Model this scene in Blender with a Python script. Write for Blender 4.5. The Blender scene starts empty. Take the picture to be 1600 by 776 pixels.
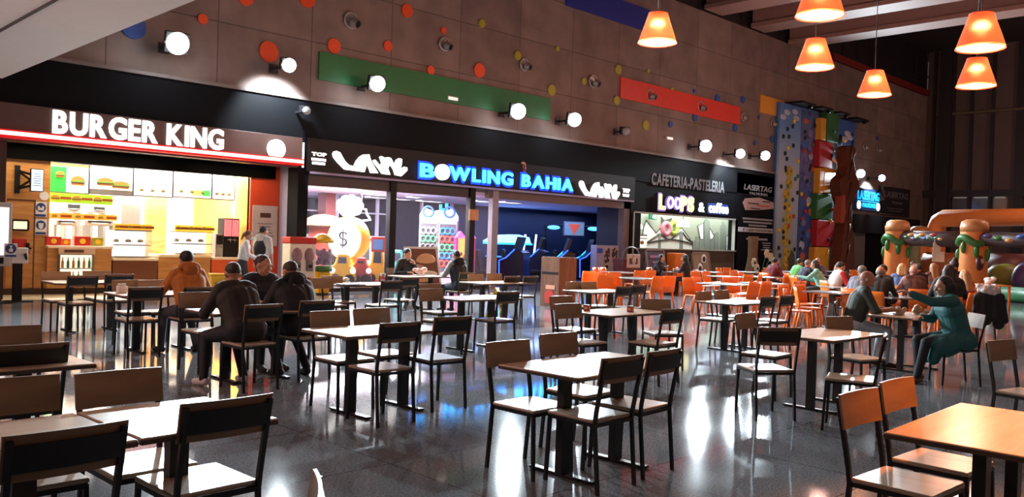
import bpy, bmesh, math, random
from mathutils import Vector, Matrix
import numpy as np
random.seed(7)
S = bpy.context.scene
C = S.collection
PI = math.pi
# ------------------------------------------------------------------ camera model
F = 1328.0
CAMH = 1.6
def rot_cam(yaw, pitch, roll):
    cy, sy, cp, sp = math.cos(yaw), math.sin(yaw), math.cos(pitch), math.sin(pitch)
    f = Vector((sy*cp, cy*cp, sp)); r = Vector((cy, -sy, 0)); d = f.cross(r)
    cr, sr = math.cos(roll), math.sin(roll)
    return r*cr + d*sr, d*cr - r*sr, f
RX, RD_, RF = rot_cam(*[math.radians(v) for v in (44.62, -0.62, -1.893)])
def ray(px, py):
    return RX*((px-800)/F) + RD_*((py-388)/F) + RF
def atz(px, py, z):
    d = ray(px, py); t = (z-CAMH)/d.z
    return Vector((d.x*t, d.y*t, z))
def aty(px, py, Y):
    d = ray(px, py); t = Y/d.y
    return (d.x*t, CAMH + d.z*t)
def atx(px, py, X):
    d = ray(px, py); t = X/d.x
    return (d.y*t, CAMH + d.z*t)
def gp(px, D, py=400):
    d = ray(px, py); return Vector((d.x*D, d.y*D, 0))
def rect(x0, y0, x1, y1, Y):
    xm, ym = (x0+x1)/2, (y0+y1)/2
    return aty(x0, ym, Y)[0], aty(x1, ym, Y)[0], aty(xm, y1, Y)[1], aty(xm, y0, Y)[1]   # X0 X1 Z0 Z1
cam = bpy.data.cameras.new('camera'); cam.sensor_width = 36; cam.lens = 36*F/1600
cam.clip_start = .05; cam.clip_end = 400
co = bpy.data.objects.new('camera', cam); C.objects.link(co)
m = Matrix((RX, -RD_, -RF)).transposed().to_4x4(); m.translation = (0, 0, CAMH)
co.matrix_world = m
S.camera = co
S.view_settings.view_transform = 'Standard'
S.view_settings.look = 'None'
S.view_settings.gamma = 1
S.view_settings.use_curve_mapping = False
S.view_settings.exposure = 0.0
# ------------------------------------------------------------------ materials
def lin(c):
    return tuple(((v/255+.055)/1.055)**2.4 if v/255 > .04045 else v/255/12.92 for v in c)
MATS = {}
def mat(name, rgb, rough=.5, metal=0, emit=0, var=.12, scale=6, ecol=None, alpha=1, trans=0, spec=.5, bump=0):
    if name in MATS: return MATS[name]
    m = bpy.data.materials.new(name); m.use_nodes = True
    nt = m.node_tree; b = nt.nodes['Principled BSDF']
    L = lin(rgb)
    tc = nt.nodes.new('ShaderNodeTexCoord'); nz = nt.nodes.new('ShaderNodeTexNoise')
    nz.inputs['Scale'].default_value = scale; nz.inputs['Detail'].default_value = 3
    nt.links.new(tc.outputs['Object'], nz.inputs['Vector'])
    mx = nt.nodes.new('ShaderNodeMix'); mx.data_type = 'RGBA'
    mx.inputs[6].default_value = tuple(v*(1-var) for v in L)+(1,)
    mx.inputs[7].default_value = tuple(min(1, v*(1+var)) for v in L)+(1,)
    nt.links.new(nz.outputs['Fac'], mx.inputs[0]); nt.links.new(mx.outputs[2], b.inputs['Base Color'])
    b.inputs['Roughness'].default_value = rough; b.inputs['Metallic'].default_value = metal
    b.inputs['Specular IOR Level'].default_value = spec
    if alpha < 1: b.inputs['Alpha'].default_value = alpha
    if trans: b.inputs['Transmission Weight'].default_value = trans
    if emit:
        b.inputs['Emission Color'].default_value = (lin(ecol) if ecol else L)+(1,)
        b.inputs['Emission Strength'].default_value = emit
    if bump:
        bp = nt.nodes.new('ShaderNodeBump'); bp.inputs['Strength'].default_value = bump
        nt.links.new(nz.outputs['Fac'], bp.inputs['Height']); nt.links.new(bp.outputs['Normal'], b.inputs['Normal'])
    MATS[name] = m
    return m
def glow(name, rgb, s): return mat(name, rgb, .5, emit=s)
def wood(name, c0, c1, rough=.35, stretch=(1, 14, 14), scale=2.2):
    m = bpy.data.materials.new(name); m.use_nodes = True
    nt = m.node_tree; b = nt.nodes['Principled BSDF']
    tc = nt.nodes.new('ShaderNodeTexCoord'); mp = nt.nodes.new('ShaderNodeMapping')
    mp.inputs['Scale'].default_value = stretch
    nz = nt.nodes.new('ShaderNodeTexNoise'); nz.inputs['Scale'].default_value = scale
    nz.inputs['Detail'].default_value = 5; nz.inputs['Distortion'].default_value = .6
    cr = nt.nodes.new('ShaderNodeValToRGB')
    cr.color_ramp.elements[0].position = .3; cr.color_ramp.elements[1].position = .7
    cr.color_ramp.elements[0].color = lin(c0)+(1,); cr.color_ramp.elements[1].color = lin(c1)+(1,)
    nt.links.new(tc.outputs['Object'], mp.inputs[0]); nt.links.new(mp.outputs[0], nz.inputs['Vector'])
    nt.links.new(nz.outputs['Fac'], cr.inputs[0]); nt.links.new(cr.outputs[0], b.inputs['Base Color'])
    b.inputs['Roughness'].default_value = rough
    MATS[name] = m
    return m
def floor_mat():
    m = bpy.data.materials.new('polished_granite'); m.use_nodes = True
    nt = m.node_tree; N = nt.nodes; b = N['Principled BSDF']; K = nt.links.new
    tc = N.new('ShaderNodeTexCoord')
    v = N.new('ShaderNodeTexVoronoi'); v.inputs['Scale'].default_value = 130
    n2 = N.new('ShaderNodeTexNoise'); n2.inputs['Scale'].default_value = 60; n2.inputs['Detail'].default_value = 6
    n3 = N.new('ShaderNodeTexNoise'); n3.inputs['Scale'].default_value = .7; n3.inputs['Detail'].default_value = 2
    br = N.new('ShaderNodeTexBrick'); br.offset = 0; br.inputs['Scale'].default_value = 1
    br.inputs['Brick Width'].default_value = 1.2; br.inputs['Row Height'].default_value = 1.2
    br.inputs['Mortar Size'].default_value = .006
    br.inputs['Color1'].default_value = (1, 1, 1, 1); br.inputs['Color2'].default_value = (.93, .93, .93, 1); br.inputs['Mortar'].default_value = (.45, .45, .45, 1)
    for n in (v, n2, n3, br): K(tc.outputs['Object'], n.inputs['Vector'])
    cr = N.new('ShaderNodeValToRGB'); e = cr.color_ramp.elements
    e[0].position = .3; e[0].color = lin((84, 88, 92))+(1,)
    e[1].position = .72; e[1].color = lin((146, 150, 154))+(1,)
    K(n2.outputs['Fac'], cr.inputs[0])
    vm = N.new('ShaderNodeValToRGB'); vm.color_ramp.elements[0].color = (.75, .75, .75, 1); vm.color_ramp.elements[1].color = (1.1, 1.1, 1.1, 1)
    K(v.outputs['Color'], vm.inputs[0])
    a = N.new('ShaderNodeMix'); a.data_type = 'RGBA'; a.blend_type = 'MULTIPLY'; a.inputs[0].default_value = 1
    K(cr.outputs[0], a.inputs[6]); K(vm.outputs[0], a.inputs[7])
    c = N.new('ShaderNodeMix'); c.data_type = 'RGBA'; c.blend_type = 'MULTIPLY'; c.inputs[0].default_value = 1
    K(a.outputs[2], c.inputs[6]); K(br.outputs[0], c.inputs[7]); K(c.outputs[2], b.inputs['Base Color'])
    mr = N.new('ShaderNodeMapRange'); mr.inputs[3].default_value = .03; mr.inputs[4].default_value = .11
    K(n3.outputs['Fac'], mr.inputs[0]); K(mr.outputs[0], b.inputs['Roughness'])
    bp = N.new('ShaderNodeBump'); bp.inputs['Strength'].default_value = .004; bp.inputs['Distance'].default_value = .01
    K(n3.outputs['Fac'], bp.inputs['Height']); K(bp.outputs['Normal'], b.inputs['Normal'])
    b.inputs['Specular IOR Level'].default_value = .26
    return m
def concrete_mat():
    m = bpy.data.materials.new('precast_concrete'); m.use_nodes = True
    nt = m.node_tree; N = nt.nodes; b = N['Principled BSDF']; K = nt.links.new
    tc = N.new('ShaderNodeTexCoord'); mp = N.new('ShaderNodeMapping'); mp.inputs['Rotation'].default_value = (-PI/2, 0, 0)
    mp.inputs['Location'].default_value = (1.0, -5.1, 0)
    K(tc.outputs['Object'], mp.inputs[0])
    br = N.new('ShaderNodeTexBrick'); br.offset = 0; br.inputs['Scale'].default_value = 1
    br.inputs['Brick Width'].default_value = 2.6; br.inputs['Row Height'].default_value = 1.58
    br.inputs['Mortar Size'].default_value = .018; br.inputs['Mortar Smooth'].default_value = .3
    br.inputs['Color1'].default_value = lin((136, 116, 107))+(1,); br.inputs['Color2'].default_value = lin((122, 103, 96))+(1,); br.inputs['Mortar'].default_value = lin((92, 79, 74))+(1,)
    K(mp.outputs[0], br.inputs['Vector'])
    nz = N.new('ShaderNodeTexNoise'); nz.inputs['Scale'].default_value = 1.1; nz.inputs['Detail'].default_value = 7
    K(tc.outputs['Object'], nz.inputs['Vector'])
    cr = N.new('ShaderNodeValToRGB'); cr.color_ramp.elements[0].position = .3; cr.color_ramp.elements[1].position = .7
    cr.color_ramp.elements[0].color = (.72, .72, .72, 1); cr.color_ramp.elements[1].color = (1.12, 1.12, 1.12, 1)
    K(nz.outputs['Fac'], cr.inputs[0])
    a = N.new('ShaderNodeMix'); a.data_type = 'RGBA'; a.blend_type = 'MULTIPLY'; a.inputs[0].default_value = 1
    K(br.outputs[0], a.inputs[6]); K(cr.outputs[0], a.inputs[7]); K(a.outputs[2], b.inputs['Base Color'])
    b.inputs['Roughness'].default_value = .75
    return m
# ------------------------------------------------------------------ mesh builder
class B:
    def __init__(s): s.v = []; s.f = []; s.sm = []
    def add(s, vs, fs, smooth=False):
        o = len(s.v); s.v += [tuple(p) for p in vs]
        s.f += [tuple(i+o for i in f) for f in fs]; s.sm += [smooth]*len(fs); return s
    def box(s, x0, x1, y0, y1, z0, z1, M=None):
        vs = [Vector(p) for p in ((x0,y0,z0),(x1,y0,z0),(x1,y1,z0),(x0,y1,z0),(x0,y0,z1),(x1,y0,z1),(x1,y1,z1),(x0,y1,z1))]
        if M: vs = [M @ p for p in vs]
        return s.add(vs, [(0,3,2,1),(4,5,6,7),(0,1,5,4),(1,2,6,5),(2,3,7,6),(3,0,4,7)])
    def bar(s, p, q, w, h=None, up=(0,0,1)):          # square bar from p to q
        p, q = Vector(p), Vector(q); h = h or w; d = (q-p).normalized()
        u = Vector(up)
        if abs(d.dot(u)) > .95: u = Vector((0, 1, 0))
        a = d.cross(u).normalized()*(w/2); b = a.cross(d).normalized()*(h/2)
        vs = [p-a-b, p+a-b, p+a+b, p-a+b, q-a-b, q+a-b, q+a+b, q-a+b]
        return s.add(vs, [(0,1,2,3),(7,6,5,4),(0,4,5,1),(1,5,6,2),(2,6,7,3),(3,7,4,0)])
    def cone(s, p, q, r0, r1=None, n=16, caps=True, smooth=True):
        p, q = Vector(p), Vector(q); r1 = r0 if r1 is None else r1
        d = (q-p).normalized(); u = Vector((0,0,1)) if abs(d.z) < .9 else Vector((1,0,0))
        a = d.cross(u).normalized(); b = a.cross(d)
        vs = []
        for c, r in ((p, r0), (q, r1)):
            for i in range(n):
                t = 2*PI*i/n; vs.append(c + a*(r*math.cos(t)) + b*(r*math.sin(t)))
        s.add(vs, [(i, n+i, n+(i+1) % n, (i+1) % n) for i in range(n)], smooth)
        if caps: s.add(vs, [tuple(range(n)), tuple(range(2*n-1, n-1, -1))])
        return s
    def ell(s, c, r, n=14, k=9, M=None, z0=-1, z1=1):     # ellipsoid, optionally cut between heights
        vs = []; c = Vector(c); r = (r, r, r) if isinstance(r, (int, float)) else r
        a0, a1 = math.asin(z0), math.asin(z1)
        for j in range(k+1):
            t = a0+(a1-a0)*j/k
            for i in range(n):
                ph = 2*PI*i/n
                p = Vector((r[0]*math.cos(t)*math.cos(ph), r[1]*math.cos(t)*math.sin(ph), r[2]*math.sin(t)))
                vs.append(c + (M @ p if M else p))
        fs = [(j*n+i, j*n+(i+1) % n, (j+1)*n+(i+1) % n, (j+1)*n+i) for j in range(k) for i in range(n)]
        s.add(vs, fs, True)
        s.add(vs, [tuple(range(n-1, -1, -1)), tuple(range(k*n, k*n+n))])
        return s
    def lathe(s, prof, c=(0,0,0), n=24, caps=True):
        vs = [(c[0]+r*math.cos(2*PI*i/n), c[1]+r*math.sin(2*PI*i/n), c[2]+z) for r, z in prof for i in range(n)]
        k = len(prof)
        s.add(vs, [(j*n+i, j*n+(i+1) % n, (j+1)*n+(i+1) % n, (j+1)*n+i) for j in range(k-1) for i in range(n)], True)
        if caps: s.add(vs, [tuple(range(n-1, -1, -1)), tuple(range((k-1)*n, k*n))])
        return s
    def prism(s, pts, y0, y1, ax='y'):                    # 2D outline (x,z) extruded along y
        n = len(pts)
        ar = sum(pts[i][0]*pts[(i+1) % n][1]-pts[(i+1) % n][0]*pts[i][1] for i in range(n))
        if ar < 0: pts = pts[::-1]
        mk = {'y': lambda a, b, y: (a, y, b), 'z': lambda a, b, y: (a, b, y), 'x': lambda a, b, y: (y, a, b)}[ax]
        vs = [mk(a, b, y0) for a, b in pts] + [mk(a, b, y1) for a, b in pts]
        return s.add(vs, [tuple(range(n)), tuple(range(2*n-1, n-1, -1))] + [(i, n+i, n+(i+1) % n, (i+1) % n) for i in range(n)])
    def disc(s, c, r, y0, y1, n=28, rz=None):             # disc facing -y
        rz = rz or r
        return s.prism([(c[0]+r*math.cos(2*PI*i/n), c[1]+rz*math.sin(2*PI*i/n)) for i in range(n)], y0, y1)
    def tube(s, pts, r, n=10, closed=False):
        pts = [Vector(p) for p in pts]; k = len(pts); vs = []; prev = None
        for i, p in enumerate(pts):
            if closed: d = pts[(i+1) % k]-pts[i-1]
            else: d = pts[min(i+1, k-1)]-pts[max(i-1, 0)]
            d.normalize()
            a = (prev - d*prev.dot(d)) if prev else d.orthogonal()
            a.normalize(); prev = a; b = d.cross(a)
            rr = r[i] if isinstance(r, (list, tuple)) else r
            for j in range(n):
                t = 2*PI*j/n; vs.append(p + a*(rr*math.cos(t)) + b*(rr*math.sin(t)))
        m = k if closed else k-1
        s.add(vs, [(i*n+j, i*n+(j+1) % n, ((i+1) % k)*n+(j+1) % n, ((i+1) % k)*n+j) for i in range(m) for j in range(n)], True)
        if not closed: s.add(vs, [tuple(range(n-1, -1, -1)), tuple(range((k-1)*n, k*n))])
        return s
    def mesh(s, name, bevel=0, seg=2):
        me = bpy.data.meshes.new(name)
        me.from_pydata(s.v, [], s.f)
        me.polygons.foreach_set('use_smooth', s.sm)
        bm = bmesh.new(); bm.from_mesh(me)
        bmesh.ops.remove_doubles(bm, verts=bm.verts, dist=1e-6)
        bmesh.ops.recalc_face_normals(bm, faces=bm.faces)
        if bevel:
            ed = [e for e in bm.edges if len(e.link_faces) == 2 and e.calc_face_angle(0) > .6]
            bmesh.ops.bevel(bm, geom=ed, offset=bevel, segments=seg, profile=.5, affect='EDGES', clamp_overlap=True)
        bm.to_mesh(me); bm.free()
        return me
def obj(name, b, m, parent=None, bevel=0, loc=None, kind=None, label=None):
    me = b.mesh(name, bevel) if isinstance(b, B) else b
    o = bpy.data.objects.new(name, me); C.objects.link(o)
    if m is not None and not me.materials: me.materials.append(m)
    if parent: o.parent = parent
    if loc: o.location = loc
    if kind: o['kind'] = kind
    if label: o['label'] = label
    return o
def struct(name, b, m, bevel=0, parent=None): return obj(name, b, m, parent, bevel, kind=None if parent else 'structure')
def tag(o, label, cat, group=None):
    o['label'] = label; o['category'] = cat
    if group: o['group'] = group
    return o
def thing(name, label, cat, loc=(0,0,0), rz=0, group=None):
    o = bpy.data.objects.new(name, None); C.objects.link(o); o.empty_display_size = .1
    o.location = loc; o.rotation_euler = (0, 0, rz)
    return tag(o, label, cat, group)
def dup(root, loc, rz, label=None, group=None, cat=None):
    r = root.copy(); C.objects.link(r); r.location = loc; r.rotation_euler = (0, 0, rz)
    if label: r['label'] = label
    if group: r['group'] = group
    for ch in KIDS[root.name]:
        c = ch.copy(); C.objects.link(c); c.parent = r
        for g in KIDS.get(ch.name, []):
            d = g.copy(); C.objects.link(d); d.parent = c
    return r
KIDS = {}
def reg(root):
    KIDS[root.name] = [o for o in C.objects if o.parent == root]
    for k in KIDS[root.name]: KIDS[k.name] = [o for o in C.objects if o.parent == k]
ORD = ['first','second','third','fourth','fifth','sixth','seventh','eighth','ninth','tenth','eleventh','twelfth','thirteenth','fourteenth','fifteenth','sixteenth','seventeenth','eighteenth','nineteenth','twentieth','twenty-first','twenty-second','twenty-third','twenty-fourth','twenty-fifth','twenty-sixth','twenty-seventh','twenty-eighth']
# ------------------------------------------------------------------ lettering
GLY = {}
def glyph(ch, bold, ext, font=None):
    key = (ch, bold, ext)
    if key not in GLY:
        cu = bpy.data.curves.new('glyph', 'FONT'); cu.body = ch; cu.size = 1; cu.offset = bold; cu.extrude = ext
        cu.resolution_u = 4
        o = bpy.data.objects.new('glyph', cu); C.objects.link(o)
        dg = bpy.context.evaluated_depsgraph_get(); me = bpy.data.meshes.new_from_object(o.evaluated_get(dg))
        vs = [v.co.copy() for v in me.vertices]; fs = [tuple(p.vertices) for p in me.polygons]
        bpy.data.objects.remove(o); bpy.data.curves.remove(cu); bpy.data.meshes.remove(me)
        xs = [v.x for v in vs] or [0, .25]
        GLY[key] = (vs, fs, min(xs), max(xs))
    return GLY[key]
CAP = None
def lettering(text, X0, X1, Z0, Z1, Y, m, parent, bold=.0, depth=.04, split=True, gap=.06, wide=None, slant=0, part='letter', stretch=None):
    """letters facing -Y, standing between X0..X1, cap height Z0..Z1, front at Y-depth"""
    h = [v.y for v in glyph('H', bold, .5)[0]]; cap = max(h)-min(h); base = min(h)
    sz = (Z1-Z0)/cap
    pos = []; x = 0
    for ch in text:
        if ch == ' ': x += .3; continue
        vs, fs, a, b = glyph(ch, bold, .5)
        pos.append((ch, x-a)); x += (b-a)+gap
    tot = x-gap; sx = (X1-X0)/tot
    acc = B()
    for ch, ox in pos:
        vs, fs, a, b = glyph(ch, bold, .5)
        q = [(X0+(v.x+ox)*sx + slant*(v.y-base)*sz, Y-depth/2 - v.z*depth, Z0+(v.y-base)*sz) for v in vs]
        if split:
            bb = B(); bb.add(q, fs); obj(part, bb, m, parent)
        else: acc.add(q, fs)
    if not split: return obj('lettering', acc, m, parent)
def lines(X0, X1, Z0, Z1, Y, n, m, parent, name='small_print', fill=.45, lens=None):
    for i in range(n):
        h = (Z1-Z0)/n; z = Z1-(i+.5)*h; w = (lens[i % len(lens)] if lens else random.uniform(.6, 1))
        c = (X0+X1)/2; hw = (X1-X0)/2*w
        obj(name, B().box(c-hw, c+hw, Y-.006, Y, z-h*fill/2, z+h*fill/2), m, parent)
# ------------------------------------------------------------------ shared materials
blk = mat('black_cladding', (9, 10, 15), .7, spec=.15)
black = mat('black_paint', (10, 10, 12), .5, spec=.3)
dark = mat('dark_grey_metal', (48, 46, 48), .45, .3)
grey = mat('grey_metal', (120, 116, 114), .4, .6)
white = mat('white_paint', (225, 224, 220), .45)
cream = mat('cream_laminate', (236, 224, 200), .35)
oak = wood('oak_panel', (176, 118, 58), (205, 150, 85), .4, (1, 8, 9), 1.6)
red = mat('red_paint', (190, 40, 26), .4)
orange = mat('orange_paint', (222, 92, 30), .45)
yellow = mat('yellow_plastic', (236, 190, 40), .35)
green = mat('green_paint', (30, 110, 62), .5)
blue = mat('blue_paint', (40, 78, 150), .5)
lime = mat('lime_paint', (158, 152, 40), .5)
navy = mat('navy_paint', (26, 30, 52), .5)
W_soft = glow('white_backlit_panel', (255, 252, 244), 1.5)
W_hot = glow('white_lamp', (255, 253, 250), 6)
conc = concrete_mat(); gran = floor_mat()
HALL_X1 = 56.0
# ------------------------------------------------------------------ setting
struct('floor', B().box(-14, 62, -10, 34, -.2, 0), gran)
struct('wall_back', B().box(-3, HALL_X1+.4, 20, 20.4, 5.1, 11.4).box(37.3, HALL_X1+.4, 20, 20.4, 0, 5.1), conc)
struct('trim_1', B().box(-3, 37.3, 19.9, 20.4, 4.0, 5.08).box(11.65, 11.95, 19.88, 20.4, 0, 4.0).box(25.95, 26.6, 19.92, 20.4, 0, 4.0), blk)
struct('trim_2', B().box(-3, 37.3, 19.84, 19.98, 5.08, 5.16), mat('grey_cap_flashing', (120, 108, 104), .5))
roof = mat('dark_roof_deck', (40, 34, 34), .7)
struct('ceiling', B().box(-14, 62, -10, 21, 14.2, 14.5), roof)
b = B().box(-3, HALL_X1, 20.05, 20.4, 11.4, 14.2)
struct('wall_clerestory', b, mat('dark_clerestory_panel', (34, 30, 34), .5))
b = B()
for i in range(22): b.box(20+i*1.7, 20.06+i*1.7, 19.98, 20.05, 11.4, 14.2)
b.box(20, HALL_X1, 19.96, 20.05, 12.6, 12.68)
struct('trim_3', b, dark)
X0, z0 = atz(1300, 108, 11.9).x, 11.75
struct('trim_4', B().box(aty(1300, 108, 20)[0], HALL_X1, 19.9, 20.02, 11.45, 11.8), mat('dull_red_rail', (120, 34, 30), .5))
# end wall: dark cladding with uprights, a rail and a low strip of dim windows
endm = mat('bronze_polycarbonate_panel', (92, 76, 72), .5, var=.2, scale=.8)
struct('wall_right', B().box(HALL_X1, HALL_X1+.3, -10, 20, 0, 14.2), endm)
b = B(); b2 = B()
for px in (1457, 1487, 1516, 1549, 1594, 1640, 1690):
    y, z = atx(px, 250, HALL_X1-.1)
    w = .5 if px in (1594,) else .16
    b.box(HALL_X1-.22, HALL_X1, y-w/2, y+w/2, 0, 14.2)
y, z = atx(1474, 250, HALL_X1-.4)
b.box(HALL_X1-.5, HALL_X1, y-.35, y+.35, 0, 14.2)
yL, zr = atx(1530, 301, HALL_X1)
b2.box(HALL_X1-.3, HALL_X1, -10, 20, zr-.25, zr+.15)
struct('trim_5', b, dark); struct('trim_6', b2, dark)
zt = atx(1530, 176, HALL_X1)[1]
struct('trim_7', B().box(HALL_X1-.25, HALL_X1, -10, 19.4, zt-.05, zt+.08), mat('khaki_rail', (96, 88, 58), .5))
n = 0
for px0, px1 in ((1488, 1515), (1519, 1547), (1552, 1574)):
    n += 1
    ya = atx(px0, 312, HALL_X1-.05)[0]; yb = atx(px1, 312, HALL_X1-.05)[0]
    zb, zt2 = atx((px0+px1)/2, 327, HALL_X1)[1], atx((px0+px1)/2, 304, HALL_X1)[1]
    w = struct('window_%d' % n, B().box(HALL_X1-.06, HALL_X1-.01, yb, ya, zb, zt2), mat('dim_window_glass', (88, 92, 92), .15))
    struct('window_glow', B().box(HALL_X1-.1, HALL_X1-.07, yb+.1, ya-.1, zt2-.22, zt2-.1), glow('faint_daylight', (150, 150, 140), .35), parent=w)  # glowing strip in place of faint light through the window
# sloping white soffit slab, upper left
pA = atz(155, 61, 4.2)
sl = B().box(-14, pA.x, -10, 17.5, 4.2, 4.9)
struct('ceiling_soffit', sl, mat('white_soffit_plaster', (228, 220, 216), .6, var=.05))
struct('trim_8', B().box(atz(42, 24, 4.2).x-.02, atz(42, 24, 4.2).x+.02, -10, 17.5, 4.185, 4.2), mat('soffit_joint', (70, 64, 62), .7))
# roof beams
bm_ = mat('painted_roof_beam', (150, 112, 100), .6)
for i, (px, py, w) in enumerate(((1238, 66, 1.0), (1181, 41, 1.0), (1111, 13, 1.1))):
    x, z = aty(px, py, 20)
    o = thing('roof_beam', 'long pinkish roof beam under the dark ceiling, ' + ['lowest and farthest of the three', 'middle one of the three', 'highest and nearest of the three'][i], 'beam', (x, 20, z), 0, 'roof beams')
    obj('beam_body', B().box(-.5*w, .5*w, -29, -.1, -.05, 1.0).box(-.62*w, .62*w, -29, -.1, -.2, 0), bm_, o, .02)
    obj('flange', B().box(-.62*w, .62*w, -29, -.1, 1.0, 1.12), bm_, o)
# ------------------------------------------------------------------ coloured bars and discs on the concrete
def wallbar(name, x0, y0, x1, y1, h, m, label):
    Xa, za = aty(x0, y0, 20); Xb, zb = aty(x1, y1, 20)
    z = (za+zb)/2
    o = obj(name, B().box(Xa, Xb, 19.94, 20, z-h/2, z+h/2), m); tag(o, label, 'wall panel', 'coloured bars on the concrete wall')
wallbar('wall_bar', 497, 102, 858, 172, .75, green, 'long green bar fixed on the concrete wall')
wallbar('wall_bar', 968, 138, 1155, 180, .78, mat('vermilion_paint', (214, 52, 34), .5), 'bright red bar fixed on the concrete wall')
wallbar('wall_bar', 884, -8, 1013, 31, .85, mat('cobalt_paint', (34, 48, 140), .5), 'dark blue bar high on the concrete wall')
wallbar('wall_bar', 1187, 162, 1224, 171, .8, mat('amber_paint', (226, 150, 40), .5), 'short amber bar beside the climbing towers')
DISCS = dict(
 orange=[(316,30,8),(383,-4,13),(419,81,16),(479,-2,14),(521,72,11.5),(605,72,8),(635,17,10.5),(672,110,7),(692,48,5),(748,110,11)],
 lime=[(752,37,6.5),(808,87,7),(861,141,8.5),(870,76,4),(911.5,127,5.5),(965,109,7.5),(962.6,157,7),(1012,111,3),(1008,196,8),(1049,141,4.5)],
 blue=[(208,42,19),(1047,194,5),(1084,142,3),(1085,183.5,6),(1120,154,6.5),(1147.6,199.5,6),(1160,155.6,5.5),(1178.5,223,4),(1185,183,2.7),(1205.4,217.5,5.5),(1213,182.5,4.5),(1370,216,3.5)])
for col, L in DISCS.items():
    L.sort()
    mm = {'orange': mat('orange_disc_paint', (226, 78, 34), .5), 'lime': lime, 'blue': blue}[col]
    for i, (px, py, r) in enumerate(L):
        X, z = aty(px, py, 20); D = Vector((X, 20, z-CAMH)).dot(RF)
        R = r*D/F
        size = 'small' if R < .16 else 'large' if R > .27 else 'medium'
        o = obj('wall_disc', B().disc((0, 0), R, -.05, 0), mm, loc=(X, 20, z))
        tag(o, '%s %s disc on concrete wall, %s %s disc from the left' % (size, col, ORD[i], col), 'wall disc', '%s wall discs' % col)
# jet nozzles of the ventilation
nozm = mat('nozzle_aluminium', (165, 155, 150), .35, .5)
NZ = [(547,32,12),(693,69,10),(818,101,9),(925,127,9),(1014,148,8),(1093,166,7.5),(1160,182,6),(1206,192,5),(1350,228,3.5),(1371,233,3.5)]
for i, (px, py, r) in enumerate(NZ):
    X, z = aty(px, py, 20); D = Vector((X, 20, z-CAMH)).dot(RF); R = r*D/F
    R = max(R, .17)
    o = thing('jet_nozzle', 'round metal air nozzle on concrete wall, %s from the left' % ORD[i], 'air vent', (X, 20, z), 0, 'air nozzles along the wall')
    q = B()
    q.tube([(R*math.cos(2*PI*j/24), -.045, R*math.sin(2*PI*j/24)) for j in range(24)], .035, 8, True)
    q.disc((0, 0), R, -.03, .002)
    obj('flange', q, nozm, o)
    d = Vector((.25, -1, -.45)).normalized()
    obj('nozzle', B().cone(d*(R*.75), d*(R*1.6), R*.72, R*.5, 20, caps=False), nozm, o)
    obj('throat', B().cone(d*(R*1.3), d*(R*1.34), R*.45, R*.45, 18), black, o)
# small emergency lights
for i, (px, py) in enumerate(((705, 154), (1044, 216))):
    X, z = aty(px, py, 20)
    o = thing('emergency_light', ['small white emergency light below the green bar', 'small white emergency light among the blue discs'][i], 'light', (X, 20, z), 0)
    obj('housing', B().box(-.2, .2, -.09, 0, -.06, .06), white, o, .015)
    obj('diffuser', B().box(-.18, .18, -.11, -.09, -.05, .03), glow('emergency_diffuser', (255, 235, 225), .8), o)
# floodlights
FL = [(278,68,24,1),(452,102,15,2),(590,131,17,1),(810,174,17,1),(898,187,15,1),(1103,228,13,1),(1157,240,10,2),(1196,243,10,1),(1345,271,9,1),(1378,278,7,2)]
def floodlight(px, py, r, mode, label, lit=True, Y=19.2):
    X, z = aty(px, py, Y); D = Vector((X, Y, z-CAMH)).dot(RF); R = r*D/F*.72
    o = thing('floodlight', label, 'light', (X, Y, z), 0, 'floodlights along the concrete wall' if lit else None)
    tgt = Vector((X*.55+1.5, 2, 0)); d = (tgt-Vector((X, Y, z))).normalized()
    rot = d.to_track_quat('Y', 'Z').to_matrix().to_4x4()
    hb = B().box(-R*1.05, R*1.05, -.2, -.06, -R*.95, R*.95, rot)
    for k in range(5): hb.box(-R+k*R*.45, -R+k*R*.45+.03, -.3, -.2, -R*.8, R*.8, rot)
    obj('housing', hb, dark, o, .02)
    obj('lens', B().ell((0, 0, 0), (R, .12, R), 24, 12, rot.to_3x3()), glow('floodlight_lens_bloom', (245, 252, 255), 14) if lit else mat('unlit_lens', (160, 160, 160), .2), o)  # lit lens drawn oversized and round to take in the lamp's bloom
    obj('bracket', B().bar((0, 19.98-Y, 0), (0, .1, 0), .06).box(-.12, .12, 19.96-Y, 19.995-Y, -.12, .12).bar((-R*1.1, .1, 0), (R*1.1, .1, 0), .05), dark, o)
    if not lit: return
    def spot(pos, dv, e, size, blend, rad):
        l = bpy.data.lights.new('flood_beam', 'SPOT'); l.energy = e; l.spot_size = size; l.spot_blend = blend; l.shadow_soft_size = rad
        l.color = (.78, .92, 1.0)
        lo = bpy.data.objects.new('flood_beam', l); C.objects.link(lo); lo.location = pos
        lo.rotation_euler = dv.to_track_quat('-Z', 'Y').to_euler()
    p = Vector((X, Y, z))
    spot(p+d*.18, d, FLOOD_W if mode == 1 else FLOOD_W*.5, math.radians(125), .6, R*.5)
    if mode == 2: spot(Vector((X, 19.1, z-.1)), Vector((.0, .75, -.75)), 1500, math.radians(95), .5, .1)
    elif px < 300: spot(Vector((X, 19.0, z-.1)), Vector((.0, 1, -.3)), 60, math.radians(140), .8, .2)
    else: spot(Vector((X, 19.0, z-.1)), Vector((.0, 1, -.5)), 90, math.radians(130), .8, .2)
FLOOD_W = 5200
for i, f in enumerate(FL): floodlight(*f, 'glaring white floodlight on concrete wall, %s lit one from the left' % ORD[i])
floodlight(978, 205, 9, 0, 'unlit black floodlight between the lit ones', False, 19.5)
floodlight(479, 173, 9, 0, 'unlit dark floodlight on the black band by the bowling sign', False, 19.4)
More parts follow.
